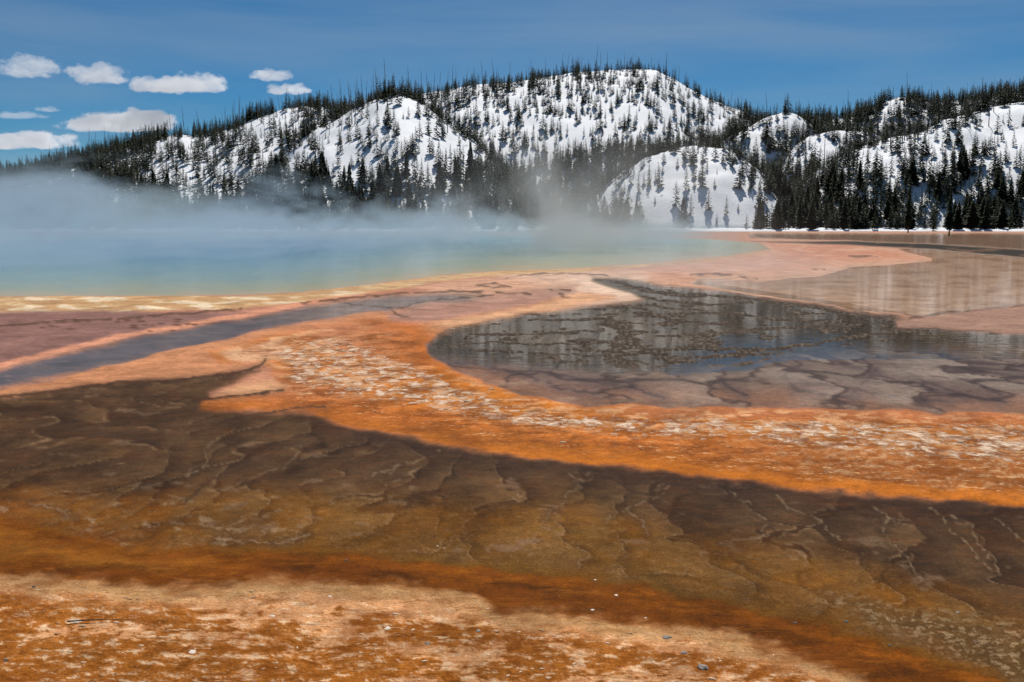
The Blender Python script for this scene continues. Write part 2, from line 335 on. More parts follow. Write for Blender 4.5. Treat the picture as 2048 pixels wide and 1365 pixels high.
# light mineral veins
VEINS = [[(1178, 950), (1160, 965), (1166, 978), (1136, 990), (1126, 1010), (1102, 1025), (1090, 1045)], [(1140, 952), (1150, 962), (1172, 966), (1196, 955)],
 [(1325, 970), (1310, 985), (1330, 990), (1300, 1005), (1252, 1020), (1256, 1030), (1284, 1045), (1296, 1076)], [(1352, 964), (1334, 978), (1316, 990)], [(1254, 1028), (1226, 1031), (1214, 1045)],
 [(1460, 985), (1480, 1005), (1500, 1010), (1510, 1030), (1537, 1050), (1520, 1066), (1528, 1078), (1480, 1084), (1440, 1092)], [(1555, 995), (1575, 1020), (1620, 1035), (1652, 1052), (1657, 1070), (1682, 1082)],
 [(1742, 1015), (1780, 1040), (1762, 1060), (1780, 1090), (1812, 1115), (1830, 1150), (1842, 1166)], [(1860, 1020), (1886, 1040), (1902, 1070), (1932, 1088), (1962, 1130), (1990, 1152)],
 [(1900, 1035), (1946, 1055), (1952, 1085), (1986, 1130), (2002, 1156)], [(1992, 1040), (2012, 1060), (2050, 1090)], [(436, 878), (424, 890), (408, 902), (416, 932), (394, 946), (372, 956)],
 [(604, 892), (590, 922), (560, 940), (520, 952)], [(800, 935), (780, 952), (800, 962), (770, 975)], [(880, 905), (840, 925), (800, 935), (730, 960)],
 [(300, 1058), (350, 1050), (400, 1054), (440, 1062), (490, 1044), (545, 1036)], [(520, 1050), (480, 1068), (430, 1082), (560, 1092), (620, 1074)], [(60, 1012), (110, 1020), (150, 1040)]]
vq_x = px + fbm(px / 14, py / 10, 3, 131) * 8; vq_y = py + fbm(px / 14, py / 10, 3, 137) * 5
for i, v in enumerate(VEINS):
    d = line_d(vq_x, vq_y, v); w = 1.0 + 1.1 * perlin(px / 20, py / 20, 140 + i)
    paint(ss(w + 1.6, w * .4, d), (.36, .27, .185), .62 * ss(-.25, .2, perlin(px / 16, py / 11, 160 + i) + .15)); paint(ss(18, 4, d) , (.045, .027, .016), .35); hgt += ss(5, 1, d) * .002
paint(olive * cut * ss(.22, .30, fbm(px / 55, py / 20, 6, 143, .65)) * ss(900, 500, px), (.34, .26, .17), .5)
paint(olive * cut * ss(.05, .0, np.abs(fbm(px / 80, py / 26, 5, 147, .6))) , (.30, .20, .10), .28)
# dark crust ridges (raised a little, brown)
RIDGES = [([(-900, 720), (-300, 664), (0, 655), (120, 645), (226, 640)], 3.2, 0), ([(236, 641), (300, 634), (400, 627), (485, 620)], 2.6, 0), ([(600, 609), (700, 598), (800, 589), (900, 584), (960, 586), (1062, 590)], 2.6, 0),
 ([(985, 592), (900, 598), (830, 604), (805, 618), (740, 612), (690, 606)], 1.3, 0), ([(782, 624), (800, 633), (818, 636)], 2.0, 0), ([(-900, 930), (0, 797), (100, 787), (250, 766), (300, 768), (400, 758), (480, 748), (515, 737), (532, 722)], 3.0, 1),
 ([(0, 838), (60, 833), (130, 822), (190, 802), (260, 794), (330, 796), (400, 801), (480, 796), (566, 783)], 2.6, 1), ([(-900, 930), (0, 869), (80, 859), (200, 853), (260, 851), (310, 835), (392, 820)], 2.4, 1),
 ([(320, 866), (380, 856), (450, 848), (520, 832), (580, 821), (650, 816)], 2.0, 1), ([(0, 1000 - 85), (100, 905), (180, 880), (260, 872), (340, 874)], 1.8, 1),
 ([(372, 1010), (420, 965), (500, 935), (560, 905), (585, 880), (610, 872)], 2.2, 1), ([(520, 968), (590, 925), (640, 880), (700, 872)], 1.6, 1),
 ([(1010, 560), (1050, 551), (1100, 548), (1160, 549), (1215, 552)], 1.5, 0), ([(955, 573), (990, 567), (1005, 572), (1022, 576), (960, 575)], 1.6, 0), ([(1100, 580), (1140, 583)], 3, 0), ([(1118, 590), (1140, 596)], 4, 0),
 ([(1380, 552), (1410, 549), (1460, 552), (1515, 558)], 1.7, 0), ([(1700, 514), (1755, 514)], 1.6, 0), ([(1624, 541), (1632, 541)], 1.4, 0), ([(1645, 541), (1650, 541)], 1.2, 0), ([(1820, 640), (1880, 626), (1960, 620), (2060, 610)], 3, 0)]
for i, (v, w, dk) in enumerate(RIDGES):
    d = line_d(px + fbm(px / 26, py / 12, 4, 151) * 9, py + fbm(px / 26, py / 12, 4, 153) * 4.5, v)
    ww = (w if dk else w * .8) * (1 + .6 * perlin(px / 18, py / 18, 150 + i))
    paint(ss(ww + 1.2, ww * .5, d), (.095, .052, .030) if not dk else (.050, .026, .012), .9 if dk else .8 * ss(-.75, -.1, perlin(px / 22, py / 9, 170 + i))); hgt += ss(ww + 2, 0, d) * (.022 if not dk else .010)
    if dk: paint(ss(15, 3, np.abs((py + 0) - 0) * 0 + d), (.09, .055, .035), .3)
for bx, by, br in [(552, 0, 0)] + [(random.uniform(60, 420), random.uniform(640, 672), random.uniform(2, 5)) for _ in range(22)] + [(random.uniform(230, 420), random.uniform(640, 652), random.uniform(3, 7)) for _ in range(7)]:
    if br: paint(ss(1.2, .6, np.hypot((px - bx) / (br * 1.8), (py - by) / (br * .42)) + .4 * nw2), (.12, .055, .035), .85)
# cracks in the scale zone
SC = [[(1620, 700), (1700, 735), (1800, 765), (1900, 790), (2010, 806)], [(1700, 705), (1790, 720), (1880, 740), (1930, 765), (2000, 790)], [(1780, 700), (1870, 725), (1960, 745), (2060, 756)],
 [(1560, 705), (1602, 730), (1568, 750), (1590, 780), (1640, 790), (1720, 800)], [(1720, 712), (1752, 745), (1722, 770), (1700, 796)], [(1640, 705), (1700, 730), (1740, 746)], [(1790, 735), (1850, 765), (1930, 792)],
 [(1490, 792), (1450, 772), (1440, 752)], [(1840, 700), (1920, 720), (2060, 736)], [(1100, 745), (1180, 765), (1260, 775), (1330, 800)], [(980, 735), (1060, 755), (1120, 780), (1200, 790)], [(1600, 765), (1680, 775), (1780, 795), (1900, 806)]]
for i, v in enumerate(SC):
    d = line_d(px + fbm(px / 18, py / 9, 3, 161) * 10, py + fbm(px / 18, py / 9, 3, 163) * 4, v)
    paint(ss(4.4, 1.2, d) * scale_zone, (.045, .030, .030), .85); paint(ss(22, 4, d) * scale_zone, (.11, .075, .07), .5)
eS, cS, gS, _ = plates(-.10, 6.0, 1.7, 171, 2.0)
paint(scale_zone * ss(.16, .03, eS), (.050, .036, .034), .8); paint(scale_zone * ss(.02, .2, eS) * ss(.3, .9, gS) * ss(1150, 1500, px), (.27, .21, .165), .6); paint(scale_zone * ss(.1, .4, fbm(px / 70, py / 16, 4, 173)) * ss(1700, 1300, px), (.26, .17, .12), .5)
# the pool bed sinks below the water plane; crust ridges and islands rise through it
KR = [([(940, 668), (1000, 670), (1080, 668), (1150, 665), (1210, 660)], 3), ([(1060, 642), (1130, 638), (1180, 640), (1230, 630), (1262, 612)], 3), ([(1180, 555), (1230, 560), (1262, 575), (1320, 585), (1362, 591), (1410, 590)], 8),
 ([(1190, 590), (1290, 595), (1340, 605), (1420, 610), (1500, 605)], 3), ([(1215, 640), (1255, 660), (1235, 690), (1225, 720), (1290, 750)], 24), ([(1280, 700), (1400, 697), (1540, 700), (1620, 690), (1700, 675), (1790, 665), (1880, 655)], 4.5),
 ([(1270, 748), (1400, 742), (1500, 727), (1600, 708), (1700, 702), (1800, 695)], 8), ([(960, 700), (1080, 708), (1200, 712), (1300, 728)], 2.6), ([(1310, 675), (1420, 668), (1500, 660), (1600, 655), (1720, 650)], 4), ([(1330, 630), (1450, 625), (1560, 640), (1680, 645)], 3.5),
 ([(1350, 715), (1500, 712), (1640, 697)], 4), ([(1220, 600), (1240, 612), (1290, 620), (1340, 640)], 4), ([(1420, 590), (1520, 600), (1640, 618), (1760, 636)], 5), ([(1300, 650), (1360, 640), (1440, 650), (1540, 672)], 3), ([(900, 690), (1000, 684), (1100, 690), (1210, 684)], 2),
 ([(1180, 620), (1300, 612), (1420, 622)], 2.5), ([(1540, 600), (1640, 612), (1720, 630), (1850, 645)], 6)]
land = np.zeros(px.size)
kx = px + fbm(px / 34, py / 12, 4, 181) * 16; ky = py + fbm(px / 34, py / 12, 4, 183) * 5.5
for i, (v, w) in enumerate(KR):
    d = line_d(kx, ky, v); ww = w * (1 + .6 * perlin(px / 30, py / 14, 185 + i)); land = np.maximum(land, ss(ww + 2, ww * .2, d))
cf = fbm(px / 130, py / 21, 5, 191, .55)
contour = ss(.030, .006, np.abs(((cf * 7) % 1.0) - .5) * .5)
mid = np.exp(-((px - 1290) / 230) ** 2 - ((py - 690) / 75) ** 2)
isl = ss(.06, .14, fbm(px / 48, py / 8.5, 5, 195, .55) * .45 + fbm(px / 80, py / 16, 3, 196) * .8 + .26 * mid + .12 * ss(1450, 1800, px) * np.exp(-((py - 655) / 26) ** 2) - .20)
land = np.maximum(land, np.maximum(contour * .8 * ss(.0, .3, perlin(px / 120, py / 30, 197) + .25), isl))
net = fbm(px / 150, py / 15, 4, 301, .5); land = np.maximum(land, .85 * ss(.020, .004, np.abs(net)) * ss(1750, 1500, px)); land = np.maximum(land, .8 * ss(.016, .003, np.abs(fbm(px / 90, py / 20, 4, 303, .5))))
land *= pool * (1 - scale_zone)
paint(pool * (1 - scale_zone) * land, (.050, .034, .022), .95); paint(pool * land * ss(.05, .3, perlin(px / 7, py / 3, 198)), (.17, .13, .095), .7)
depth = pool * (1 - scale_zone * ss(.3, 1, scale_zone) )
hgt = hgt * (1 - pool) + pool * (.012 * scale_zone + (1 - scale_zone) * (-.045 + .062 * land))
paint(pool * (1 - land) * (1 - scale_zone) * ss(.0, .35, fbm(px / 160, py / 40, 3, 199)), (.10, .066, .030), .8)
wet_scale = scale_zone * ss(735, 700, py) * ss(1500, 1650, px); hgt -= wet_scale * .03 * (1 - ss(5, 1, 9 + 0 * px)) * .9
# flats and runoff strip lie under a film of water
flatw = flats * (1 - tongue * .98) * (1 - farband)
fl = ss(.35, .9, flatw); hgt = hgt * (1 - fl) - .012 * fl 
paint(flats * (1 - tongue) * ss(.0, .3, streak), (.30, .16, .09), .35)
st = ss(.35, .85, strip); hgt = hgt * (1 - st) - .012 * st
relief_all = relief
in_spring = ss(.5, 5, poly_sd(px, py + 0 * px, rim_top + [(1520, 486), (1420, 478), (1200, 471), (900, 466), (400, 464), (-1400, 464)])); hgt = hgt * (1 - in_spring) - .06 * in_spring
hgt += nw2 * .0015 + nw1 * .003 * (1 - fl) * (1 - st) * (1 - pool)
gloss = np.clip(mauve * .8 + brown * (qy < yp) * .55 + band * .3 * (1 - pale) + strip + tongue * .5, 0, 1)
# ground beyond the shore, for completeness
col = np.clip(col * (1 + .10 * nw1 + .12 * nw2)[:, None], .003, .9)
def soften(a_):
    """even out one-vertex steps on the terraces"""
    g_ = np.pad(a_.reshape(NR, NC, -1), ((1, 1), (1, 1), (0, 0)), mode='edge')
    g_ = .25 * g_[:-2] + .5 * g_[1:-1] + .25 * g_[2:]; g_ = .25 * g_[:, :-2] + .5 * g_[:, 1:-1] + .25 * g_[:, 2:]
    return g_.reshape(a_.shape)
warm = (brown * (1 - pale))[:, None]; col = col * (1 - warm) + col * np.array([.90, .80, .68]) * warm
bw = np.clip(brown, 0, 1) * ss(1120, 1000, py) * .45
col = col * (1 - bw[:, None]) + soften(col) * bw[:, None]; relief_all = soften(relief_all); hgt = soften(hgt) * (brown > .5) + hgt * (brown <= .5)
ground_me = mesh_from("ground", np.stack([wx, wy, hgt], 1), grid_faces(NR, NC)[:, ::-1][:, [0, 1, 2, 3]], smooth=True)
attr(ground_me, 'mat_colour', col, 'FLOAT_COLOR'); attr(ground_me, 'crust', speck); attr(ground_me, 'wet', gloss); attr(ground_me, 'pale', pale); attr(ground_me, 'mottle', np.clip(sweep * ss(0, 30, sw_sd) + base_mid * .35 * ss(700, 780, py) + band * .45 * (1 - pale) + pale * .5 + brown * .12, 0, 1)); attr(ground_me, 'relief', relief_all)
gm, nt, bs, out = material("microbial_mat")
geo = nt.nodes.new('ShaderNodeNewGeometry').outputs['Position']
c0 = attribute(nt, 'mat_colour', 'Color'); ck = attribute(nt, 'crust'); wt = attribute(nt, 'wet'); pl = attribute(nt, 'pale')
nA = noise(nt, geo, 0.9, 9, .62, .5); nB = noise(nt, geo, 7.0, 8, .65, .2); nC = noise(nt, geo, 38.0, 5, .6); nD = noise(nt, geo, 2.6, 9, .68, .8)
mpn = nt.nodes.new('ShaderNodeMapping'); mpn.inputs['Scale'].default_value = (2.1, 1.2, 1); mpn.inputs['Rotation'].default_value = (0, 0, .35); nt.links.new(geo, mpn.inputs['Vector'])
nE = noise(nt, mpn.outputs[0], 2.2, 10, .70, .6)
f1 = maprange(nt, nA, .3, .7, .70, 1.30, False); f2 = maprange(nt, nB, .3, .7, .74, 1.26, False); f3 = maprange(nt, nC, .3, .7, .74, 1.26, False)
nK = noise(nt, geo, 120.0, 4, .7); f = math_(nt, 'MULTIPLY', math_(nt, 'MULTIPLY', math_(nt, 'MULTIPLY', f1, f2), f3), maprange(nt, nK, .32, .68, .66, 1.34, False))
cc = nt.nodes.new('ShaderNodeVectorMath'); cc.operation = 'SCALE'; nt.links.new(c0, cc.inputs[0]); nt.links.new(f, cc.inputs['Scale'])
# white crust: more of it where the crust amount is higher
thr = math_(nt, 'SUBTRACT', math_(nt, 'ADD', math_(nt, 'MULTIPLY', nE, .75), math_(nt, 'MULTIPLY', nB, .35)), math_(nt, 'SUBTRACT', .775, math_(nt, 'MULTIPLY', ck, .25)))
cm = math_(nt, 'MULTIPLY', maprange(nt, thr, -.01, .10), math_(nt, 'MINIMUM', math_(nt, 'MULTIPLY', ck, 4.0), 1.0))
c1 = mixc(nt, math_(nt, 'MULTIPLY', cm, .85), cc.outputs[0], (.80, .62, .46))
# darker algae flecks
fm = math_(nt, 'MULTIPLY', maprange(nt, nD, .58, .72), math_(nt, 'MINIMUM', math_(nt, 'ADD', math_(nt, 'MULTIPLY', ck, 1.4), .08), 1.0))
c2 = mixc(nt, math_(nt, 'MULTIPLY', fm, .6), c1, (.16, .050, .010))
mo = attribute(nt, 'mottle')
nF = noise(nt, geo, 1.5, 10, .72, .4); mpf = nt.nodes.new('ShaderNodeMapping'); mpf.inputs['Scale'].default_value = (2.2, 7.5, 1); mpf.inputs['Rotation'].default_value = (0, 0, -.22); nt.links.new(geo, mpf.inputs['Vector'])
nG = noise(nt, mpf.outputs[0], 1.0, 9, .70, .7); nH = noise(nt, geo, 16.0, 6, .7)
c2 = mixc(nt, math_(nt, 'MULTIPLY', math_(nt, 'MULTIPLY', maprange(nt, nF, .48, .60), mo), .75), c2, (.19, .048, .005))
c2 = mixc(nt, math_(nt, 'MULTIPLY', math_(nt, 'MULTIPLY', maprange(nt, nG, .54, .66), mo), .75), c2, (.33, .105, .012))
c2 = mixc(nt, math_(nt, 'MULTIPLY', math_(nt, 'MULTIPLY', maprange(nt, math_(nt, 'ADD', math_(nt, 'MULTIPLY', nG, .5), math_(nt, 'MULTIPLY', nH, .5)), .46, .38), math_(nt, 'MULTIPLY', mo, math_(nt, 'MINIMUM', math_(nt, 'MULTIPLY', ck, 4.5), 1.0))), .75), c2, (.74, .43, .20))
mpg = nt.nodes.new('ShaderNodeMapping'); mpg.inputs['Scale'].default_value = (5.0, 16.0, 1); mpg.inputs['Rotation'].default_value = (0, 0, -.16); nt.links.new(geo, mpg.inputs['Vector'])
nL = noise(nt, mpg.outputs[0], 1.0, 8, .72, 1.2)
c2 = mixc(nt, math_(nt, 'MULTIPLY', math_(nt, 'MULTIPLY', maprange(nt, nL, .56, .64), pl), .8), c2, (.26, .080, .008))
c2 = mixc(nt, math_(nt, 'MULTIPLY', math_(nt, 'MULTIPLY', maprange(nt, nL, .40, .33), pl), .7), c2, (.80, .55, .34))
nt.links.new(c2, bs.inputs['Base Color'])
glint = math_(nt, 'MULTIPLY', maprange(nt, noise(nt, geo, 55.0, 2, .5), .70, .74), math_(nt, 'MINIMUM', math_(nt, 'ADD', wt, mo), 1.0))
rg = math_(nt, 'SUBTRACT', .72, math_(nt, 'MULTIPLY', glint, .55)); nt.links.new(rg, bs.inputs['Roughness'])
sp = math_(nt, 'ADD', .025, math_(nt, 'MULTIPLY', glint, .6)); nt.links.new(sp, bs.inputs['Specular IOR Level'])
bp = nt.nodes.new('ShaderNodeBump'); bp.inputs['Strength'].default_value = .75; bp.inputs['Distance'].default_value = .035
hh = math_(nt, 'ADD', math_(nt, 'MULTIPLY', nB, .55), math_(nt, 'ADD', math_(nt, 'ADD', math_(nt, 'MULTIPLY', nC, .24), math_(nt, 'MULTIPLY', nK, .10)), math_(nt, 'MULTIPLY', cm, .5)))
hh = math_(nt, 'MULTIPLY', hh, math_(nt, 'ADD', .35, math_(nt, 'ADD', math_(nt, 'MULTIPLY', pl, 1.5), math_(nt, 'MULTIPLY', ck, .6))))
hh = math_(nt, 'ADD', hh, math_(nt, 'MULTIPLY', attribute(nt, 'relief'), .26))
nt.links.new(hh, bp.inputs['Height']); nt.links.new(bp.outputs[0], bs.inputs['Normal'])
ground = obj("ground", ground_me, gm); tag(ground, kind='structure')

# wide plain under and behind everything, out to the horizon
pm, nt, bs, out = material("plain_soil")
g_ = nt.nodes.new('ShaderNodeNewGeometry').outputs['Position']
nt.links.new(mixc(nt, noise(nt, g_, .02, 6), (.20, .12, .07), (.42, .30, .2)), bs.inputs['Base Color']); bs.inputs['Roughness'].default_value = .9
R_ = 12000.0
plain = obj("terrain", mesh_from("terrain", [(-R_, -R_, -.35), (R_, -R_, -.35), (R_, R_, -.35), (-R_, R_, -.35)], [(0, 1, 2, 3)]), pm); tag(plain, kind='structure')

# ------------------------------------------------------------ water
def sheet(name, pts, z, mat, step=None):
    P = [(*on_ground(x, y), z) for x, y in pts]
    import mathutils
    tess = mathutils.geometry.tessellate_polygon([[Vector(p) for p in P]])
    me = bpy.data.meshes.new(name); me.from_pydata(P, [], [tuple(t) for t in tess]); me.update()
    if me.polygons and me.polygons[0].normal.z < 0: me.flip_normals()
    for p in me.polygons:
        pass
    o = obj(name, me, mat); tag(o, kind='structure'); return o
def film(name, rough, bump, tintc, refl, share, ripple_scale=3.0):
    m, nt, bs, out = material(name); nt.nodes.remove(bs)
    g = nt.nodes.new('ShaderNodeNewGeometry').outputs['Position']
    gl = nt.nodes.new('ShaderNodeBsdfGlossy'); gl.inputs['Roughness'].default_value = rough; gl.inputs['Color'].default_value = (*refl, 1)
    tr = nt.nodes.new('ShaderNodeBsdfTransparent'); tr.inputs['Color'].default_value = (*tintc, 1)
    fz = nt.nodes.new('ShaderNodeFresnel'); fz.inputs['IOR'].default_value = 1.33
    b = nt.nodes.new('ShaderNodeBump'); b.inputs['Strength'].default_value = 1.0; b.inputs['Distance'].default_value = bump
    nt.links.new(noise(nt, g, ripple_scale, 3, .5), b.inputs['Height']); nt.links.new(b.outputs[0], gl.inputs['Normal'])
    mx = nt.nodes.new('ShaderNodeMixShader'); nt.links.new(math_(nt, 'MULTIPLY', fz.outputs[0], share), mx.inputs[0]); nt.links.new(tr.outputs[0], mx.inputs[1]); nt.links.new(gl.outputs[0], mx.inputs[2])
    nt.links.new(mx.outputs[0], out.inputs['Surface']); return m
f_pool = film("pool_film", .055, .003, (.93, .90, .84), (.88, .83, .76), .66); f_flat = film("flats_film", .075, .004, (.96, .93, .9), (.95, .90, .86), .55); f_strip = film("runoff_film", .12, .003, (.9, .90, .92), (.80, .76, .74), .36)
sheet("shallow_water", [(800, 700), (860, 655), (1050, 615), (1180, 600), (1150, 565), (1165, 545), (1290, 548), (1500, 578), (1700, 607), (1860, 636), (2100, 650), (3400, 690), (3400, 860), (2048, 838), (1300, 825), (1050, 800), (880, 750)], 0.0, f_pool)
sheet("runoff_water", [(-1300, 1110), (-1300, 980), (0, 725), (300, 655), (640, 600), (990, 583), (1010, 600), (860, 622), (640, 655), (400, 705), (100, 785)], 0.0006, f_strip)
sheet("flooded_flats", [(1480, 463.2), (3350, 463.2), (3350, 590), (2048, 622), (1850, 648), (1700, 622), (1500, 597), (1340, 575), (1440, 520)], 0.0012, f_flat)

# the hot spring itself
SPR_near = [(x, y) for x, y in rim_top]
SPR = SPR_near + [(1520, 487), (1420, 479), (1200, 472), (900, 467.5), (400, 466), (-1400, 466)]
sx = np.concatenate([np.linspace(-1400, 0, 60)[:-1], np.linspace(0, 1600, 330)]); sv = np.linspace(0, 1, 90)
near = np.interp(sx, [p[0] for p in rim_top], [p[1] for p in rim_top]) + 1.5
near = near + 3.0
far = np.interp(sx, [-1400, 400, 900, 1200, 1420, 1520, 1548], [466, 466, 467.5, 472, 479, 487, 499])
near = np.where(sx > 1548, far + .01, near); sx = np.minimum(sx, 1552); 
PXs = np.repeat(sx[None], 90, 0); PYs = near[None] + (far - near)[None] * sv[:, None]
SXw, SYw = on_ground(PXs, PYs)
spr_me = mesh_from("hot_spring", np.stack([SXw.ravel(), SYw.ravel(), np.full(SXw.size, .014)], 1), grid_faces(90, len(sx)), smooth=True)
dpx = (near[None] - PYs).ravel() + fbm(PXs.ravel() / 70, PYs.ravel() / 14, 4, 215) * 10
side = (1552 - PXs.ravel()) / 5.0; dpx = np.minimum(dpx, side)
dfar = (PYs - far[None]).ravel() * 3
stops = [(-5, (.55, .34, .15)), (5, (.48, .34, .15)), (14, (.36, .33, .16)), (28, (.28, .31, .20)), (46, (.19, .28, .245)), (68, (.12, .235, .275)), (95, (.075, .19, .295)), (130, (.045, .16, .30))]  # spring's colour rings, with the steam veil's greying mixed into the near ones
sc = np.stack([np.interp(np.minimum(dpx, 6 + dfar * 2.2), [s[0] for s in stops], [s[1][k] for s in stops]) for k in range(3)], 1)
attr(spr_me, 'mat_colour', sc, 'FLOAT_COLOR')
sm, nt, bs, out = material("spring_water")
nt.links.new(attribute(nt, 'mat_colour', 'Color'), bs.inputs['Base Color']); bs.inputs['Roughness'].default_value = .22; bs.inputs['IOR'].default_value = 1.33; bs.inputs['Specular IOR Level'].default_value = .35
g_ = nt.nodes.new('ShaderNodeNewGeometry').outputs['Position']
b_ = nt.nodes.new('ShaderNodeBump'); b_.inputs['Distance'].default_value = .02; nt.links.new(noise(nt, g_, 1.5, 3), b_.inputs['Height']); nt.links.new(b_.outputs[0], bs.inputs['Normal'])
spring = obj("hot_spring", spr_me, sm); tag(spring, kind='structure')

# ------------------------------------------------------------ snowy hills
def tosp(pts): return [(x, y) for x, y in pts]
# name: ridge (map x, map y), distance of ridge, distance of foot, profile power
LAYERS = {
 'knoll':   dict(r=[(1090, 452), (1150, 425), (1195, 390), (1240, 346), (1290, 317), (1330, 302), (1370, 295), (1410, 294), (1450, 302), (1490, 322), (1530, 352), (1580, 398), (1630, 440), (1660, 455)], Yr=365, Yf=296, p=1.9),
 'right':   dict(r=[(1540, 452), (1580, 400), (1610, 352), (1650, 332), (1700, 306), (1760, 284), (1850, 268), (1895, 240), (1950, 226), (2010, 212), (2060, 205), (2300, 190), (2700, 200), (3200, 260)], Yr=420, Yf=302, p=1.7),
 'shoulder':dict(r=[(1520, 400), (1560, 330), (1590, 292), (1620, 270), (1680, 260), (1740, 262), (1790, 285), (1850, 330), (1900, 400)], Yr=465, Yf=385, p=1.8),
 'nub':     dict(r=[(1380, 330), (1440, 290), (1480, 268), (1510, 248), (1540, 231), (1565, 225), (1590, 228), (1612, 240), (1650, 268), (1700, 310)], Yr=520, Yf=430, p=1.9),
 'back':    dict(r=[(1400, 330), (1480, 262), (1560, 252), (1620, 246), (1690, 238), (1740, 224), (1770, 204), (1800, 196), (1870, 208), (1950, 200), (2050, 188), (2300, 175), (2700, 190), (3200, 240)], Yr=620, Yf=450, p=1.5),
 'summit':  dict(r=[(450, 330), (560, 270), (650, 240), (720, 215), (780, 198), (850, 184), (950, 173), (1030, 166), (1100, 151), (1160, 140), (1220, 136), (1280, 134), (1316, 136), (1350, 156), (1400, 186), (1450, 211), (1495, 226), (1560, 262), (1650, 310), (1750, 360)], Yr=760, Yf=470, p=1.45),
 'spur':    dict(r=[(380, 452), (440, 408), (500, 360), (560, 314), (600, 284), (650, 254), (700, 222), (750, 200), (800, 192), (835, 202), (870, 228), (910, 256), (950, 284), (985, 318), (1030, 368), (1090, 420), (1120, 450)], Yr=510, Yf=330, p=1.6),
 'left':    dict(r=[(-1400, 420), (-600, 385), (-100, 362), (50, 350), (100, 342), (150, 326), (200, 312), (250, 298), (300, 283), (340, 274), (400, 276), (430, 270), (470, 262), (510, 245), (560, 226), (600, 216), (650, 216), (700, 236), (760, 280), (820, 340), (880, 400)], Yr=640, Yf=360, p=1.45),
}
def prep(L):
    r = np.array(L['r'], float); X, Y, Z = at(r[:, 0], r[:, 1], L['Yr'])
    a = X / L['Yr']; L['a0'], L['a1'] = a.min(), a.max()
    L['ag'] = np.linspace(a.min() - .02, a.max() + .02, 900)
    z = np.interp(L['ag'], a, Z, left=-6, right=-6); k = np.hanning(2 * max(3, int(.008 / (L['ag'][1] - L['ag'][0]))) + 1); k /= k.sum()
    L['zg'] = np.convolve(np.pad(z, len(k) // 2, mode='edge'), k, 'valid')
for i, (k, Lr) in enumerate(LAYERS.items()): prep(Lr); Lr['seed'] = 300 + 20 * i
def layer_z(Lr, X, Y):
    a = X / Y; Zr = np.interp(a, Lr['ag'], Lr['zg'], left=-8, right=-8)
    wav = fbm(a * 7, a * 0 + 3.3, 3, Lr['seed']) 
    Yr = Lr['Yr'] * (1 + .05 * wav); Yf = Lr['Yf'] * (1 + .02 * wav)
    t = (Y - Yf) / (Yr - Yf); tf = np.clip(t, 0, 1)
    g = 1 - (1 - tf) ** Lr['p']
    back = np.clip(t - 1, 0, 3); g = g - .55 * back ** 1.6
    und = fbm(X / 38, Y / 38, 4, Lr['seed'] + 3) * 5.0 * np.sin(np.clip(t, 0, 1) * math.pi) ** .7 + fbm(X / 11, Y / 14, 3, Lr['seed'] + 9) * 1.1 * np.clip(t * 4, 0, 1)
    return np.where(t < 0, -3 + 0 * t, Zr * g + und * np.clip(Zr / 25, 0, 1)), t
def bank_z(X, Y):
    a = X / Y; ysh = 278 + 6 * perlin(a * 14, a * 0, 401) + 2.5 * perlin(X / 7, a * 0, 403)
    d = Y - ysh
    return -.5 + .95 * ss(-1.2, 1.0, d) + .55 * ss(3, 30, d) * (1 + fbm(X / 14, Y / 14, 3, 405)) + .30 * ss(0, 4, d) * perlin(X / 4.5, Y / 4.5, 407) + np.clip(d - 60, 0, 900) * .004
def terrain_z(X, Y):
    z = bank_z(X, Y)
    for Lr in LAYERS.values(): z = np.maximum(z, layer_z(Lr, X, Y)[0])
    return z
snow, nt, bs, out = material("snow")
g_ = nt.nodes.new('ShaderNodeNewGeometry'); gp = g_.outputs['Position']
sN = noise(nt, gp, .12, 7, .6); sN2 = noise(nt, gp, 1.3, 5, .6)
scol = mixc(nt, maprange(nt, sN, .35, .7), (.86, .88, .90), (.80, .82, .85))
# bare soil and fallen timber showing along the steep lee side
lee = nt.nodes.new('ShaderNodeSeparateXYZ'); nt.links.new(g_.outputs['Normal'], lee.inputs[0])
soil = math_(nt, 'MULTIPLY', maprange(nt, lee.outputs['Y'], -.02, .12), maprange(nt, math_(nt, 'ADD', sN, math_(nt, 'MULTIPLY', sN2, .3)), .5, .62))
soil2 = maprange(nt, math_(nt, 'ADD', math_(nt, 'MULTIPLY', sN, .9), math_(nt, 'MULTIPLY', sN2, .3)), .765, .80)
nt.links.new(mixc(nt, math_(nt, 'MAXIMUM', attribute(nt, 'bare'), math_(nt, 'MAXIMUM', soil, soil2)), scol, (.06, .042, .028)), bs.inputs['Base Color'])
bs.inputs['Roughness'].default_value = .7; bs.inputs['Specular IOR Level'].default_value = .2
sb = nt.nodes.new('ShaderNodeBump'); sb.inputs['Distance'].default_value = .5; sb.inputs['Strength'].default_value = .45; nt.links.new(sN2, sb.inputs['Height']); nt.links.new(sb.outputs[0], bs.inputs['Normal'])
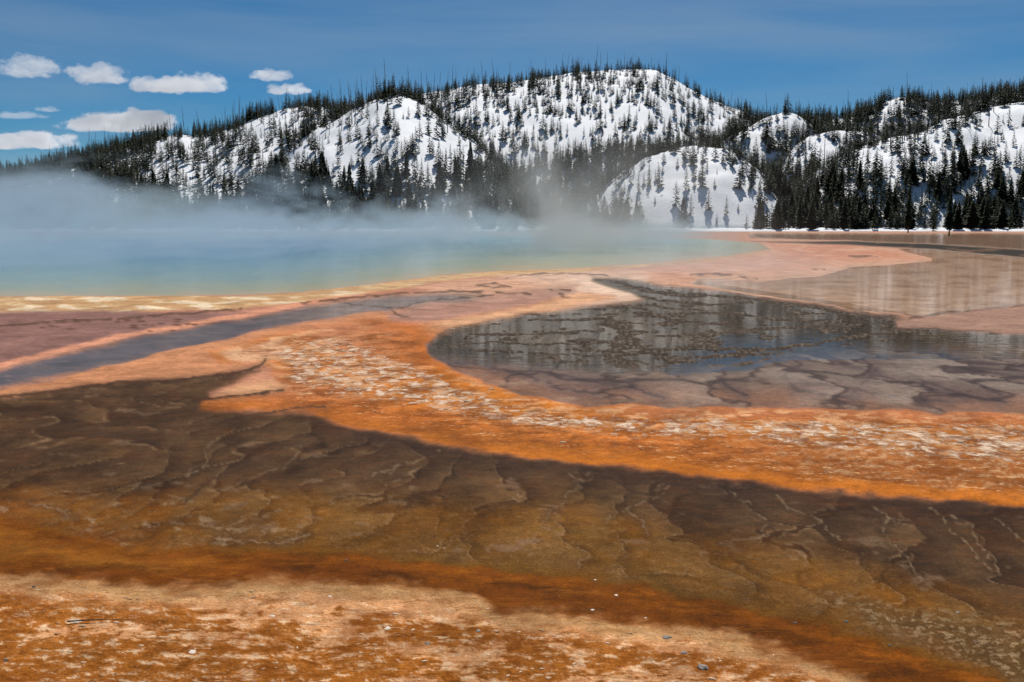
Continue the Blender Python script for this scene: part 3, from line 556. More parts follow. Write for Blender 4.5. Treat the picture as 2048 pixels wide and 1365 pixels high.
for name, Lr in LAYERS.items():
    na = int((Lr['a1'] - Lr['a0']) * FPX / 5) + 2; nt_ = 64
    A = np.linspace(Lr['a0'] - .003, Lr['a1'] + .003, na); T = np.concatenate([np.linspace(-.06, .93, 42), np.linspace(.945, 1.06, 12), np.linspace(1.09, 1.9, 12)])
    AA, TT = np.meshgrid(A, T); YY = Lr['Yf'] + TT * (Lr['Yr'] - Lr['Yf']); XX = AA * YY
    ZZ, tt = layer_z(Lr, XX.ravel(), YY.ravel()); ZZ = np.maximum(ZZ, -4); aa = (XX / YY).ravel()
    bare = ss(.965, .99, tt + .02 * perlin(aa * 60, tt * 0, Lr['seed'])) * ss(-.3, .1, perlin(aa * 22, tt * 0, Lr['seed'] + 1) + (.5 if name in ('knoll', 'back', 'nub', 'right') else (.6 if name == 'summit' else 0) * ss(.14, .17, aa)))
    hm = mesh_from("snowy_hill", np.stack([XX.ravel(), YY.ravel(), ZZ], 1), grid_faces(len(T), na), smooth=True); attr(hm, 'bare', bare); o = obj("snowy_hill", hm, snow); tag(o, kind='structure')
A = np.linspace(-.95, .95, 900); Yb = np.concatenate([np.linspace(270, 330, 60), np.linspace(335, 700, 30), np.linspace(760, 6000, 10)])
AA, YY = np.meshgrid(A, Yb); XX = AA * YY
o = obj("snow_field", mesh_from("snow_field", np.stack([XX.ravel(), YY.ravel(), bank_z(XX.ravel(), YY.ravel())], 1), grid_faces(len(Yb), len(A)), smooth=True), snow); tag(o, kind='structure')

# ------------------------------------------------------------ trees
def conifer(seed, h=1.0, R=.17, levels=16, nb=7, bare=.08, tris=3, ragged=.38):
    """crown of separate drooping sprays spiralling round a tapered trunk, unit height"""
    r = random.Random(seed); V = []; F = []; n = levels * nb; phase = r.random() * 9
    for k in range(n):
        f = ((k + r.random()) / n) ** 1.08; z = bare + (1 - bare) * f
        env = min(1.0, .45 + 3.2 * f) * (1 - f) ** .80 * (1 + .12 * math.sin(f * 17 + phase) + ragged * r.uniform(-1, 1))
        l = R * max(env, .0) + .012; a = k * 2.399 + r.uniform(-.5, .5); ca, sa = math.cos(a), math.sin(a)
        dr = l * r.uniform(-.05, .42) * (1 - .7 * f); w = l * r.uniform(.28, .46) + .008; th = .016 + .012 * r.random(); q = .12 * l
        i = len(V)
        V += [(ca * q, sa * q, z + th), (ca * l * .6 - sa * w, sa * l * .6 + ca * w, z - dr - .012), (ca * l, sa * l, z - dr * .7), (ca * l * .6 + sa * w, sa * l * .6 - ca * w, z - dr - .012), (ca * l * .5, sa * l * .5, z + th * .9)]
        F += [(i, i + 1, i + 4), (i + 1, i + 2, i + 4), (i + 2, i + 3, i + 4), (i + 3, i, i + 4)] if tris > 2 else [(i, i + 1, i + 2), (i, i + 2, i + 3)]
        if tris > 2: F += [(i, i + 3, i + 1)]
    return np.array(V), np.array(F)
def trunk(r0=.014, top=.95, n=6, lean=0.0):
    V = []; F = []; zs = [-.03, .35, .7, top]
    for k, z in enumerate(zs):
        rr = r0 * (1 - .85 * max(0, z) / top)
        for j in range(n):
            a = 6.283 * j / n; V.append((math.cos(a) * rr + lean * z * z, math.sin(a) * rr, z))
    for k in range(len(zs) - 1):
        for j in range(n):
            a = k * n + j; b = k * n + (j + 1) % n; F += [(a, b, b + n), (a, b + n, a + n)]
    return np.array(V), np.array(F)
needles, nt, bs, out = material("pine_needles")
oi = nt.nodes.new('ShaderNodeObjectInfo'); g_ = nt.nodes.new('ShaderNodeNewGeometry').outputs['Position']
nn = noise(nt, g_, .35, 3); nn2 = noise(nt, g_, 3.0, 2)
nt.links.new(mixc(nt, maprange(nt, math_(nt, 'ADD', math_(nt, 'MULTIPLY', nn, .6), math_(nt, 'MULTIPLY', nn2, .4)), .35, .65), (.008, .014, .006), (.030, .038, .011)), bs.inputs['Base Color'])
bs.inputs['Roughness'].default_value = .8; bs.inputs['Specular IOR Level'].default_value = .15
bark, nt, bs, out = material("bark"); nt.links.new(mixc(nt, noise(nt, nt.nodes.new('ShaderNodeTexCoord').outputs['Object'], 25, 4), (.045, .032, .024), (.11, .085, .065)), bs.inputs['Base Color']); bs.inputs['Roughness'].default_value = .9
deadw, nt, bs, out = material("dead_wood"); nt.links.new(mixc(nt, noise(nt, nt.nodes.new('ShaderNodeTexCoord').outputs['Object'], 20, 4), (.06, .05, .045), (.15, .13, .12)), bs.inputs['Base Color']); bs.inputs['Roughness'].default_value = .9

# where trees grow: clearings are areas of thin growth on the snow faces
CLEAR = [  # (layer names, polygon, share of ground with trees)
 (('summit',), [(820, 180), (1030, 160), (1310, 128), (1500, 226), (1440, 262), (1380, 275), (1300, 296), (1160, 305), (1080, 318), (1000, 350), (920, 340), (830, 250)], .44),
 (('summit',), [(1330, 138), (1500, 226), (1440, 248), (1370, 215)], .14), (('summit',), [(1140, 250), (1230, 240), (1270, 300), (1150, 305)], .20), (('summit',), [(1180, 136), (1330, 134), (1330, 170), (1200, 175)], .22), (('summit',), [(1190, 185), (1330, 185), (1350, 290), (1250, 260)], .34),
 (('spur',), [(545, 325), (700, 222), (800, 190), (905, 250), (990, 320), (930, 345), (850, 350), (720, 352), (600, 340)], .36), (('spur',), [(690, 226), (765, 200), (770, 235), (640, 300), (590, 305)], .14), (('spur',), [(850, 215), (950, 290), (955, 330), (830, 310), (790, 280)], .22), (('spur',), [(640, 330), (700, 300), (730, 350), (660, 380)], .22),
 (('left',), [(295, 330), (335, 270), (385, 272), (375, 330), (330, 350), (300, 355)], .22), (('left',), [(430, 310), (480, 255), (560, 222), (620, 218), (570, 280), (490, 325), (380, 360), (240, 378), (330, 342), (400, 310)], .36), (('left',), [(330, 300), (430, 268), (600, 214), (700, 226), (640, 300), (560, 350), (450, 400), (330, 395)], .45), (('left',), [(490, 250), (570, 222), (605, 218), (565, 262), (500, 275)], .10),
 (('knoll',), [(1100, 470), (1190, 400), (1240, 346), (1330, 290), (1410, 285), (1500, 320), (1535, 360), (1545, 440), (1500, 470)], .449), (('knoll',), [(1290, 318), (1410, 290), (1490, 325), (1470, 345), (1330, 345)], .40), (('knoll',), [(1300, 425), (1480, 425), (1500, 470), (1290, 470)], .10), (('knoll',), [(1330, 350), (1365, 350), (1370, 425), (1330, 425)], .10),
 (('right',), [(1640, 330), (1760, 285), (1895, 240), (2060, 200), (2700, 195), (2700, 325), (2048, 325), (1900, 335), (1760, 335), (1640, 345)], .45), (('right',), [(1720, 310), (1790, 300), (1800, 350), (1720, 345)], .08), (('right',), [(1940, 225), (2048, 210), (2048, 290), (1960, 290)], .20),
 (('nub',), [(1505, 255), (1560, 220), (1600, 240), (1590, 268), (1530, 275)], .30), (('shoulder',), [(1600, 280), (1640, 262), (1700, 260), (1710, 290), (1650, 310), (1600, 310)], .45),
 (('back',), [(1765, 208), (1800, 192), (1812, 212), (1790, 228), (1765, 226)], .05),
 (('bank',), [(860, 430), (1090, 420), (1110, 460), (860, 460)], .10), (('bank',), [(1280, 440), (1500, 440), (1540, 470), (1280, 470)], .04), (('bank',), [(1500, 454), (3000, 454), (3000, 470), (1500, 470)], .62),
]
BASE_D = dict(summit=.62, spur=.66, left=.62, knoll=.72, right=.72, nub=.6, shoulder=.6, back=.78, bank=.75)
cand = []
for li, (name, Lr) in enumerate(list(LAYERS.items()) + [('bank', dict(a0=-.80, a1=.80, Yf=281, Yr=400))]):
    a0, a1, Y0, Y1 = max(Lr['a0'], -.80), min(Lr['a1'], .80), Lr['Yf'], Lr['Yr'] * (1.04 if name != 'bank' else 1)
    area = .5 * (a1 - a0) * (Y1 ** 2 - Y0 ** 2); n = int(area / 8.0)
    Y = np.sqrt(rng.uniform(Y0 ** 2, Y1 ** 2, n)); X = rng.uniform(a0, a1, n) * Y
    if name == 'bank': z = bank_z(X, Y); t = Y * 0 + .1
    else: z, t = layer_z(Lr, X, Y)
    zt = terrain_z(X, Y); ok = (z > zt - .05) & (z > -.2)
    mx_, my_ = to_map(X, Y, z)
    dens = np.full(n, BASE_D[name]); dens = np.where((mx_ > 1480) & (my_ > 345), 1.7, dens); dens = np.where((name == 'knoll') & (my_ > 355) & (my_ < 425), .85, dens)
    for names, poly, dv in CLEAR:
        if name in names: dens = np.where(poly_sd(mx_ + 14 * perlin(X / 20, Y / 20, 501), my_ + 7 * perlin(X / 20, Y / 20, 503), poly) > 0, dv, dens)
    clump = fbm(X / 17, Y / 26, 4, 505, .6)
    isclear = dens < .46
    dens = np.where(isclear, dens, dens * (1 + .8 * ss(.55, .15, t)))
    if name == 'summit': dens = np.where((t > .94) & ((mx_ < 1235) | (mx_ > 1345)), .16, dens)
    if name == 'spur': dens = np.where((t > .94) & (mx_ > 820), .22, dens)
    dens = dens * np.clip(np.where(isclear, (1.6 if name == 'knoll' else 1.35 if name == 'right' else .85) + 1.5 * clump, .95 + 1.2 * clump), .03, 1.6)
    ok &= rng.random(n) < dens * 8 / 11
    big = np.where(isclear, np.where(rng.random(n) < .3, rng.uniform(2.5, 5, n), rng.uniform(4.5, 9.8, n)), rng.uniform(5.5, 11.0, n)) * np.where(t > .93, .75, 1.0) * np.where(name in ('knoll', 'right', 'bank') and True, .86, 1.0) * 1.0 * (1 + .25 * clump)
    if name == 'bank': big = np.where(rng.random(n) < .25, rng.uniform(2.5, 6, n), big)
    for j in np.nonzero(ok)[0]: cand.append((X[j], Y[j], z[j] - .1, big[j], li, isclear[j], mx_[j], my_[j]))
C = np.array(cand)
# leave out trees that nothing in view shows (behind a crest)
vis = np.ones(len(C), bool)
for frac in np.linspace(.45, .985, 26):
    xx, yy = C[:, 0] * frac, C[:, 1] * frac; zl = H + (C[:, 2] + C[:, 3] - H) * frac
    m = yy > 290; zt = np.full(len(C), -9.0); zt[m] = terrain_z(xx[m], yy[m]); vis &= zt < zl + .3
vis &= (C[:, 6] > -420) & (C[:, 6] < 2480)
C = C[vis]
hpx = C[:, 3] / C[:, 1] * FPX
inview = (C[:, 6] > 0) & (C[:, 6] < 2048)
order = np.argsort(-(hpx * inview)); top = set(order[:300].tolist())
print('trees', len(C))
NEAR = []
for s in range(6):
    v, f = conifer(600 + s, R=[.17, .19, .155, .20, .18, .155][s], levels=[18, 17, 18, 16, 19, 12][s], nb=8, bare=[.06, .05, .14, .04, .10, .30][s])
    tv, tf = trunk(.013)
    NEAR.append((mesh_from("crown", v, f), mesh_from("trunk", tv, tf)))
    NEAR[-1][0].materials.append(needles); NEAR[-1][1].materials.append(bark)
PLACES = [(-9999, 300, 'low on the far left hill above the steam'), (300, 520, 'on the left hill where the steam climbs highest'), (520, 700, 'at the foot of the central spur'), (700, 860, 'below the right shoulder of the central spur'),
          (860, 1020, 'by the open snow bank below the summit'), (1020, 1200, 'in the dark valley left of the round knoll'), (1200, 1350, 'on the left half of the round snowy knoll'), (1350, 1500, 'on the right half of the round snowy knoll'),
          (1500, 1620, 'in the dark stand touching the knoll'), (1620, 1760, 'in the shore stand below the small snow dome'), (1760, 1900, 'in the shore stand behind the two waterline trunks'), (1900, 9999, 'in the shore stand at the far right edge')]
FORMS = ['full-crowned', 'broad-based', 'narrow bare-footed', 'wide bushy', 'slender', 'thin-topped, long-trunked']
for k in order[:300]:
    x, y, z, h, li, clr, mx0, my0 = C[k]; s = random.randrange(6)
    e = bpy.data.objects.new("pine_tree", None); COL.objects.link(e); e.empty_display_size = .5
    e.location = (x, y, z); e.rotation_euler = (random.uniform(-.03, .03), random.uniform(-.03, .03), random.uniform(0, 6.28)); wv = random.uniform(.85, 1.4); e.scale = (h * wv, h * wv, h)
    obj("crown", NEAR[s][0], parent=e); obj("trunk", NEAR[s][1], parent=e)
    pl_ = [p for p in PLACES if p[0] <= mx0 < p[1]][0][2]; size = 'tall' if h > 11.5 else ('mid-height' if h > 8 else 'low')
    tag(e, f"{size} {FORMS[s]} dark green pine {pl_}", "pine tree", "pines " + pl_)
FAR = []
for s in range(7):
    v, f = conifer(700 + s, R=[.18, .21, .16, .23, .19, .17, .20][s], levels=6, nb=7, bare=.05, tris=2); tv, tf = trunk(.014, n=3); FAR.append((np.concatenate([v, tv]), np.concatenate([f, tf + len(v)])))
VV = []; FF = []; off = 0
for k in order[300:]:
    x, y, z, h = C[k][:4]; v, f = FAR[random.randrange(7)]; a = random.uniform(0, 6.28); c_, s_ = math.cos(a), math.sin(a); w = h * random.uniform(.8, 1.45)
    VV.append(np.stack([(v[:, 0] * c_ - v[:, 1] * s_) * w + x, (v[:, 0] * s_ + v[:, 1] * c_) * w + y, v[:, 2] * h + z], 1)); FF.append(f + off); off += len(v)
forest = obj("pine_forest", mesh_from("pine_forest", np.concatenate(VV), np.concatenate(FF)), needles)
tag(forest, "smaller dark green pines scattered thickly over the snowy hills behind the spring", "forest", kind='stuff')
print('forest tris', sum(len(f) for f in FF))

# dead snags
def snag(seed):
    r = random.Random(seed); tv, tf = trunk(.016, 1.0, 5, r.uniform(-.05, .05)); V = [tuple(p) for p in tv]; F = [tuple(p) for p in tf]
    for b in range(r.randrange(8, 22)):
        z = r.uniform(.35, .97); a = r.random() * 6.28; l = r.uniform(.02, .06) * (1.25 - z); ca, sa = math.cos(a), math.sin(a); i = len(V); q = .0035
        V += [(0, 0, z + q * 2), (0, 0, z - q * 2), (ca * l, sa * l, z + l * r.uniform(-.3, .5)), (-sa * q, ca * q, z)]; F += [(i, i + 1, i + 2), (i, i + 3, i + 2), (i + 3, i + 1, i + 2)]
    return np.array(V), np.array(F)
SN = []
for s in range(6):
    v, f = snag(800 + s); me = mesh_from("dead_tree", v, f); me.materials.append(deadw); SN.append(me)
def place_snag(x, y, z, h, lean, label, group):
    o = bpy.data.objects.new("dead_tree", SN[random.randrange(6)]); COL.objects.link(o); o.location = (x, y, z); o.scale = (h * .9, h * .9, h); o.rotation_euler = (0, lean, random.uniform(0, .8))
    tag(o, label, "dead tree", group)
def ridge_at(mx0):
    # walk outwards for the highest skyline point of this bearing
    Ys = np.arange(300, 900, 3.0); u, dy, dz = ray(mx0, 300.0); a = u / dy; X = a * Ys; Z = terrain_z(X, Ys); k = np.argmax((Z - H) / Ys); return X[k], Ys[k] + 2, Z[k] - .3
SKY = [(85, 22), (95, 26), (110, 18), (120, 20), (145, 17), (205, 20), (218, 22), (235, 17), (243, 16), (292, 18), (300, 17), (308, 16), (318, 15), (355, 14), (445, 20), (410, 12), (506, 14), (512, 16), (538, 20), (548, 13), (560, 18), (566, 14), (578, 22),
       (612, 20), (650, 15), (666, 14), (690, 16), (717, 16), (735, 17), (742, 24), (748, 28), (762, 18), (792, 24), (806, 16), (833, 15), (856, 24), (868, 22), (880, 15), (895, 22), (905, 26), (912, 16), (928, 12), (960, 12), (970, 14), (988, 26), (1072, 14),
       (1092, 20), (1122, 22), (1134, 20), (1152, 18), (1158, 16), (1175, 14), (1190, 27), (1201, 20), (1248, 20), (1264, 16), (1271, 14), (1355, 18), (1372, 18), (1392, 12), (1400, 12), (1425, 16), (1460, 18), (1470, 12), (1490, 14), (1535, 26), (1571, 22), (1622, 14),
       (1630, 20), (1642, 18), (1660, 14), (1684, 20), (1716, 18), (1720, 16), (1812, 14), (1824, 14), (1861, 20), (1885, 16), (1888, 14), (1900, 12), (1933, 18), (1942, 20), (1970, 14), (1982, 20), (2012, 13), (2043, 18)]
for i, (mx0, h) in enumerate(SKY):
    x, y, z = ridge_at(mx0); reg = ('left hill skyline' if mx0 < 520 else 'skyline of the central spur' if mx0 < 830 else 'summit ridge skyline' if mx0 < 1500 else 'wooded skyline on the right')
    sz = 'tallest' if h >= 26 else 'tall' if h >= 18 else 'short'
    place_snag(x, y, z, h * y / 700 * .68, random.uniform(-.10, .10), f"{sz} bare grey dead trunk standing against the sky on the {reg}", "dead trunks on the " + reg)
cnt = 0
while cnt < 190:
    nm = random.choice(['summit'] * 6 + ['spur'] * 3 + ['left', 'back', 'right']); Lr = LAYERS[nm]
    Y = random.uniform(Lr['Yf'] * .4 + Lr['Yr'] * .6, Lr['Yr']); X = random.uniform(max(Lr['a0'], -.5), min(Lr['a1'], .5)) * Y
    z, _ = layer_z(Lr, np.array([X]), np.array([Y])); z = z[0]; m0, m1 = to_map(X, Y, z)
    if z < terrain_z(np.array([X]), np.array([Y]))[0] - .05 or z < 12 or not 0 < m0 < 2048: continue
    nice = {'summit': 'open snow of the summit slope', 'spur': 'snow face of the central spur', 'left': 'left hill among living pines', 'back': 'dark wooded ridge at the right', 'right': 'snowy slope at the far right'}[nm]
    place_snag(X, Y, z - .2, random.uniform(9, 19), random.uniform(-.08, .08), f"thin leafless grey trunk standing on the {nice}", "dead trunks on the " + nice); cnt += 1
# two blackened trunks at the water's edge on the right
for mx0, my_b, h, lb in [(1816, 466, 11.5, 'dark bare-footed pine at the waterline, left of the two standing forward of shore'), (1898, 472, 10.0, 'dark slim dead trunk standing in the shallows, nearest the far right corner')]:
    x, y = on_ground(mx0, my_b); e = bpy.data.objects.new("pine_tree", None); COL.objects.link(e); e.location = (x, y, -.1); e.scale = (h * .55, h * .55, h)
    obj("crown", NEAR[2][0], parent=e); tm = mesh_from("trunk", *trunk(.03)); tm.materials.append(bark); obj("trunk", tm, parent=e)
    tag(e, lb, "pine tree")

# ------------------------------------------------------------ clouds
def cloud(cx, cy_, w, h, dens, seed, label, Y=5200.0):
    r = random.Random(seed); import bmesh
    bm = bmesh.new(); bmesh.ops.create_icosphere(bm, subdivisions=5, radius=1.0)
    co = np.array([v.co[:] for v in bm.verts])
    ax = r.uniform(0, 10)
    d = 1 + .30 * fbm(co[:, 0] * 2.1 + ax, co[:, 2] * 2.1 + co[:, 1], 4, seed) + .20 * (np.abs(fbm(co[:, 0] * 5 + ax, co[:, 2] * 4 + co[:, 1] * 3, 4, seed + 5)) - .1)
    co *= .5
    X, _, Z = at(cx, cy_, Y); sx_ = w / FPX * Y; sz_ = h / FPX * Y; co *= (sx_ * 1.35, sx_ * .80, sz_ * 1.9)
    for v, c in zip(bm.verts, co): v.co = c
    me = bpy.data.meshes.new("cloud"); bm.to_mesh(me); bm.free()
    m, nt, bs, out = material("cloud_vapour"); nt.nodes.remove(bs)
    pv = nt.nodes.new('ShaderNodeVolumePrincipled'); pv.inputs['Color'].default_value = (.97, .98, 1, 1); pv.inputs['Anisotropy'].default_value = 0.0
    tcn = nt.nodes.new('ShaderNodeTexCoord').outputs['Object']
    # billows: a flat-based lens pushed in and out by large and small noise
    off_ = nt.nodes.new('ShaderNodeVectorMath'); off_.operation = 'ADD'; nt.links.new(tcn, off_.inputs[0]); off_.inputs[1].default_value = (seed * 911.0, seed * 377.0, 0)
    mpz = nt.nodes.new('ShaderNodeMapping'); mpz.inputs['Scale'].default_value = (1, 1, 1.5); nt.links.new(off_.outputs[0], mpz.inputs['Vector'])
    n1_ = noise(nt, mpz.outputs[0], 4.2 / sx_, 2, .5); n2_ = noise(nt, mpz.outputs[0], 15.0 / sx_, 5, .62)
    vm = nt.nodes.new('ShaderNodeVectorMath'); vm.operation = 'MULTIPLY'; nt.links.new(tcn, vm.inputs[0]); vm.inputs[1].default_value = (2 / sx_, 2 / (sx_ * .55), 2 / sz_)
    sx3 = nt.nodes.new('ShaderNodeSeparateXYZ'); nt.links.new(vm.outputs[0], sx3.inputs[0])
    zz = math_(nt, 'ADD', sx3.outputs['Z'], .35); zz = math_(nt, 'MAXIMUM', math_(nt, 'MULTIPLY', zz, .80), math_(nt, 'MULTIPLY', zz, -2.1))
    q2 = math_(nt, 'ADD', math_(nt, 'POWER', math_(nt, 'ABSOLUTE', sx3.outputs['X']), 2.6), math_(nt, 'ADD', math_(nt, 'POWER', math_(nt, 'ABSOLUTE', sx3.outputs['Y']), 2.0), math_(nt, 'POWER', zz, 2.0)))
    nz = math_(nt, 'ADD', math_(nt, 'SUBTRACT', .92, q2), math_(nt, 'ADD', math_(nt, 'MULTIPLY', math_(nt, 'SUBTRACT', n1_, .5), 3.4), math_(nt, 'MULTIPLY', math_(nt, 'SUBTRACT', n2_, .5), 1.8)))
    nt.links.new(math_(nt, 'MULTIPLY', maprange(nt, nz, .0, .40), dens * .65), pv.inputs['Density']); nt.links.new(pv.outputs[0], out.inputs['Volume'])
    m.cycles.volume_step_rate = .55
    o = obj("cloud", me, m); o.location = (X, Y, Z); tag(o, label, "cloud", "small clouds on the left"); return o
for a in [(60, 134, 118, 50, .012, 21, 'soft ragged cloud at the top left, uppermost of the row'), (194, 149, 122, 44, .016, 22, 'rounded puffy cloud, second from the left in the top row'),
          (365, 169, 190, 42, .022, 23, 'long lumpy white cloud, third from the left in the top row'), (541, 151, 82, 26, .022, 24, 'small white cloud above the other of the close pair over the left hill'),
          (577, 178, 90, 27, .022, 25, 'small white cloud below the other of the close pair over the left hill'), (241, 243, 232, 50, .030, 26, 'largest, long bright white cloud just over the left hill'),
          (52, 282, 190, 40, .026, 27, 'flat-bottomed white cloud low at the left edge of the sky'), (94, 219, 50, 13, .012, 28, 'tiny wispy cloud above the faint band at the left'),
          (38, 231, 110, 15, .007, 29, 'faint thin band of cloud at the left edge'), (722, 208, 42, 22, .02, 30, 'scrap of white cloud peeping over the central spur')]:
    cloud(*a)

# ------------------------------------------------------------ steam
def steam(name, X0, X1, Y0, Y1, Z1, colour, build, label, rate):
    m, nt, bs, out = material(name + "_vapour"); nt.nodes.remove(bs)
    V = [(x, y, z) for z in (.06, Z1) for y in (Y0, Y1) for x in (X0, X1)]
    F = [(0, 2, 3, 1), (4, 5, 7, 6), (0, 1, 5, 4), (2, 6, 7, 3), (0, 4, 6, 2), (1, 3, 7, 5)]
    pv = nt.nodes.new('ShaderNodeVolumePrincipled'); pv.inputs['Color'].default_value = (*colour, 1); pv.inputs['Anisotropy'].default_value = .1
    pos = nt.nodes.new('ShaderNodeNewGeometry').outputs['Position']; sp_ = nt.nodes.new('ShaderNodeSeparateXYZ'); nt.links.new(pos, sp_.inputs[0])
    nt.links.new(build(nt, pos, *sp_.outputs), pv.inputs['Density']); nt.links.new(pv.outputs[0], out.inputs['Volume']); m.cycles.volume_step_rate = rate
    o = obj(name, mesh_from(name, V, F), m); tag(o, label, "steam", kind='stuff'); return o
def b_main(nt, pos, x, y, z):
    mp_ = nt.nodes.new('ShaderNodeMapping'); mp_.inputs['Scale'].default_value = (.030, .016, .070); mp_.inputs['Location'].default_value = (3.1, .4, .7); mp_.inputs['Rotation'].default_value = (0, .25, .3); nt.links.new(pos, mp_.inputs['Vector'])
    n = noise(nt, mp_.outputs[0], 1.0, 5, .60, .8)
    mp2 = nt.nodes.new('ShaderNodeMapping'); mp2.inputs['Scale'].default_value = (.15, .06, .20); nt.links.new(pos, mp2.inputs['Vector']); n2 = noise(nt, mp2.outputs[0], 1.0, 3, .6, 1.0)
    # the layer is deepest on the left and thins out to the right
    top = math_(nt, 'ADD', maprange(nt, x, -75, 0, 7.6, 1.6, False), math_(nt, 'MULTIPLY', math_(nt, 'SUBTRACT', n, .47), maprange(nt, x, -80, 20, 56.0, 16.0, False)))
    top = math_(nt, 'ADD', top, math_(nt, 'MULTIPLY', math_(nt, 'SUBTRACT', n2, .5), 15.0))
    top = math_(nt, 'MULTIPLY', top, maprange(nt, y, 48, 150, .34, 1.0, False))
    hf = math_(nt, 'SUBTRACT', 1.0, maprange(nt, math_(nt, 'DIVIDE', z, math_(nt, 'MAXIMUM', top, .9)), .25, 1.15))
    ey = math_(nt, 'MULTIPLY', maprange(nt, y, 31, 62), math_(nt, 'SUBTRACT', 1.0, maprange(nt, y, 185, 225)))
    ex = math_(nt, 'SUBTRACT', 1.0, maprange(nt, math_(nt, 'SUBTRACT', x, math_(nt, 'MULTIPLY', y, .12)), 2, 17))
    base = math_(nt, 'MULTIPLY', math_(nt, 'MULTIPLY', hf, ey), ex)
    return math_(nt, 'MULTIPLY', math_(nt, 'MULTIPLY', base, maprange(nt, math_(nt, 'ADD', math_(nt, 'MULTIPLY', n, .58), math_(nt, 'MULTIPLY', n2, .42)), .43, .56, .06, 1.0)), .052)
steam("steam", -150, 45, 30, 226, 22, (.58, .69, .77), b_main, "blue-grey steam drifting low over the hot spring", .26)  # vapour colour holds the blue light reflected up from the pool
def b_wisp(nt, pos, x, y, z):
    mp_ = nt.nodes.new('ShaderNodeMapping'); mp_.inputs['Scale'].default_value = (.085, .05, .06); mp_.inputs['Rotation'].default_value = (0, -.5, 0); nt.links.new(pos, mp_.inputs['Vector'])
    n = noise(nt, mp_.outputs[0], 1.0, 5, .6, 1.2)
    cx = math_(nt, 'SUBTRACT', x, math_(nt, 'ADD', 7.5, math_(nt, 'MULTIPLY', z, -.10)))
    g = math_(nt, 'POWER', 2.718, math_(nt, 'MULTIPLY', math_(nt, 'MULTIPLY', cx, cx), -.0075))
    hf = math_(nt, 'SUBTRACT', 1.0, maprange(nt, z, 4, 12.5)); e = math_(nt, 'MULTIPLY', maprange(nt, y, 78, 92), math_(nt, 'SUBTRACT', 1.0, maprange(nt, y, 118, 132)))
    return math_(nt, 'MULTIPLY', math_(nt, 'MULTIPLY', math_(nt, 'MULTIPLY', g, hf), e), math_(nt, 'MULTIPLY', maprange(nt, n, .45, .62), .055))
steam("steam", -20, 32, 78, 132, 14, (.66, .645, .63), b_wisp, "thin warm grey steam wisp rising in front of the round knoll", .40)  # warm vapour colour stands in for light reflected off the orange ground

# ------------------------------------------------------------ stones, flakes and sticks on the mats
def ground_z(X, Y):
    mx_, my_ = to_map(X, Y); j = np.abs(xs - mx_).argmin(); i = np.abs(ys - my_).argmin(); return float(hgt.reshape(NR, NC)[i, j])
def lump(seed, flat=.55):
    import bmesh
    bm = bmesh.new(); bmesh.ops.create_icosphere(bm, subdivisions=2, radius=.5); r = random.Random(seed)
    co = np.array([v.co[:] for v in bm.verts]); co *= (1 + .45 * fbm(co[:, 0] * 2.3 + seed, co[:, 1] * 2.3 + co[:, 2], 3, seed))[:, None]; co[:, 2] *= flat
    for v, c in zip(bm.verts, co): v.co = c
    me = bpy.data.meshes.new("stone"); bm.to_mesh(me); bm.free(); return me
def stone_mat(name, c):
    m, nt, bs, out = material(name); t = nt.nodes.new('ShaderNodeTexCoord').outputs['Object']
    nt.links.new(mixc(nt, noise(nt, t, 6, 5), tuple(v * .7 for v in c), tuple(min(1, v * 1.25) for v in c)), bs.inputs['Base Color']); bs.inputs['Roughness'].default_value = .75; return m
MD = stone_mat("dark_stone", (.07, .055, .04)); MG = stone_mat("grey_stone", (.25, .21, .17)); MW = stone_mat("white_stone", (.72, .62, .5))
STONES = [(1120, 1051, 11, MD, 'small black stone lying alone in the olive mat'), (875, 1097, 7, MW, 'tiny white stone, left of two on the olive mat'), (888, 1101, 6, MW, 'tiny white stone, right of two on the olive mat'),
 (68, 1181, 13, MD, 'dark stone at the left edge above the pale foreground'), (1333, 1284, 28, MG, 'grey rough stone on the pale crust at the lower right'), (855, 1296, 17, MG, 'small grey stone in the middle of the foreground'),
 (1190, 1165, 9, MW, 'pale chip just above the orange algae band'), (1232, 1196, 14, MW, 'flat pale chip lying in the brown algae band'), (1185, 1226, 13, MW, 'thin whitish flake near the edge of the pale foreground'), (1291, 1242, 8, MW, 'pale pebble in the brown band above the pale crust'),
 (1692, 1250, 16, MD, 'dark pebble cluster stone in the orange band at right'), (1590, 1252, 12, MD, 'dark small stone in the orange band'), (693, 1126, 14, MD, 'dark splinter stone on the upper edge of the algae band'), (1780, 1297, 12, MD, 'dark stone low in the orange band at the far right'),
 (776, 1266, 20, MW, 'white chunk of crust on the orange patch'), (1405, 1345, 34, MG, 'pale grey rounded crust lump at the bottom right'), (1368, 1315, 22, MG, 'smaller crust lump above the rounded one at bottom right'), (12, 1330, 16, MD, 'dark stone at the bottom left edge'),
 (152, 1252, 30, MW, 'white knob of crust beside a thin stick at the lower left'), (385, 1313, 26, MW, 'white flat chunk near the bottom, left of centre'), (956, 1272, 18, MG, 'grey-brown chip on the pale crust in the centre'), (545, 1240, 16, MW, 'pale nub on the bright patch left of centre'),
 (660, 1200, 12, MW, 'small pale chip at the top of the bright patch'), (1915, 1231, 14, MG, 'grey stone on the lobes near the right edge')]
for i, (sx0, sy0, w, m, lb) in enumerate(STONES):
    X, Y = on_ground(sx0, sy0); s = .7 * w / FPX * math.hypot(Y, H) ; me = lump(900 + i, .5 if m is not MW else .3); me.materials.append(m)
    o = bpy.data.objects.new("stone", me); COL.objects.link(o); o.location = (X, Y, ground_z(X, Y) - s * .04); o.scale = (s, s * .8, s); o.rotation_euler = (0, 0, random.uniform(0, 6)); tag(o, lb, "stone")
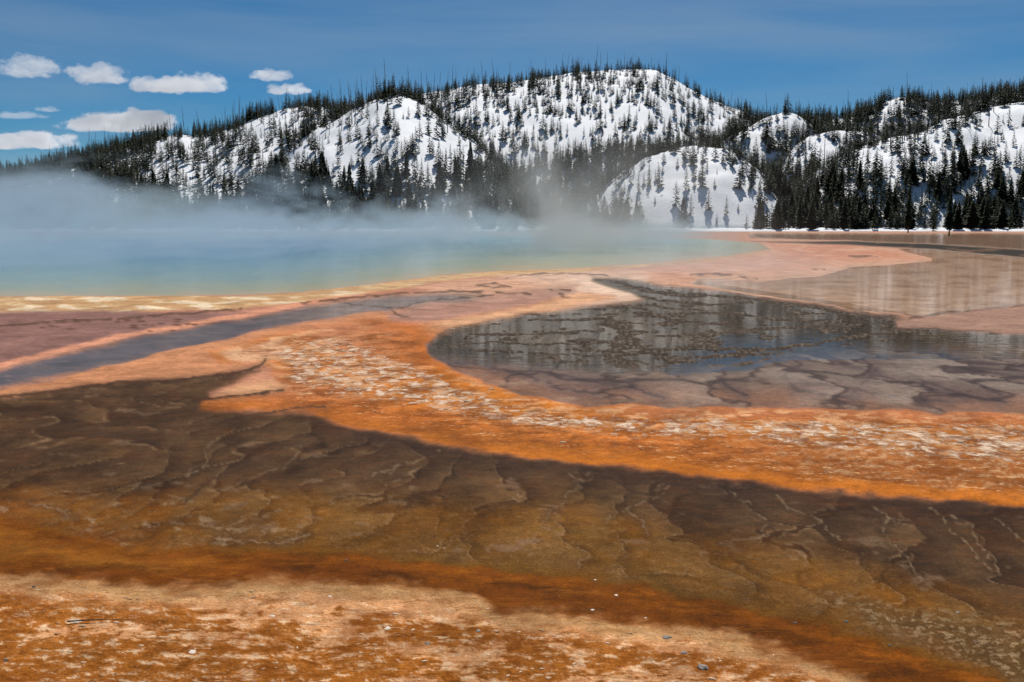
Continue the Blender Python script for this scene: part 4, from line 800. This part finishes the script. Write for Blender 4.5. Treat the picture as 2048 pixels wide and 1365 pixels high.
# thin stick
X, Y = on_ground(185, 1256); v, f = trunk(.012, 1.0, 6, .06); me = mesh_from("stick", v, f); me.materials.append(MD); o = bpy.data.objects.new("stick", me); COL.objects.link(o)
o.location = (X - .16, Y, ground_z(X, Y) + .02); o.scale = (.5, .5, .42); o.rotation_euler = (0, math.radians(88), .15); tag(o, "thin brown stick beside the white knob of crust at the lower left", "stick")
# uncounted flakes of sinter over the pale foreground and along the sweep
fv, ff, off = [], [], 0
for _ in range(130):
    if random.random() < .97:
        x0 = random.uniform(-60, 1750); y0 = random.uniform(1190, 1400)
        if y0 < np.interp(x0, [0, 560, 950, 1130, 1500, 1700], [1185, 1185, 1220, 1258, 1305, 1380]): continue
    else: x0 = random.uniform(700, 2060); y0 = random.uniform(0, 1) * 90 + np.interp(x0, [700, 900, 1300, 2100], [745, 765, 835, 850])
    X, Y = on_ground(x0, y0); s = random.uniform(.010, .034) * (1 if y0 > 1100 else 2.2); n = random.randrange(5, 8); a0 = random.uniform(0, 6.28); el = random.uniform(.35, .8); rot = random.gauss(.2, .5); zz = ground_z(X, Y); tl = random.uniform(-.35, .35)
    P = []
    for k in range(n):
        a = a0 + 6.283 * k / n; rr = s * random.uniform(.6, 1.1); u_, v_ = math.cos(a) * rr, math.sin(a) * rr * el
        P.append((X + u_ * math.cos(rot) - v_ * math.sin(rot), Y + u_ * math.sin(rot) + v_ * math.cos(rot), zz + u_ * tl * .5))
    t_ = s * random.uniform(.08, .2)
    fv += [(p[0], p[1], p[2] - .004) for p in P] + [(p[0] * .94 + X * .06, p[1] * .94 + Y * .06, p[2] + t_) for p in P] + [(X, Y, zz + t_ * 1.15)]
    for k in range(n): b = (k + 1) % n; ff += [(off + k, off + b, off + n + b), (off + k, off + n + b, off + n + k), (off + n + k, off + n + b, off + 2 * n)]
    off += 2 * n + 1
fm_, nt, bs, out = material("sinter"); g_ = nt.nodes.new('ShaderNodeNewGeometry').outputs['Position']
nt.links.new(mixc(nt, maprange(nt, noise(nt, g_, 2.5, 5, .6), .4, .62), (.70, .50, .32), (.34, .14, .03)), bs.inputs['Base Color']); bs.inputs['Roughness'].default_value = .7
o = obj("sinter_flakes", mesh_from("sinter_flakes", fv, ff), fm_); tag(o, "loose pale mineral flakes strewn over the orange and peach mats", "mineral flakes", kind='stuff')
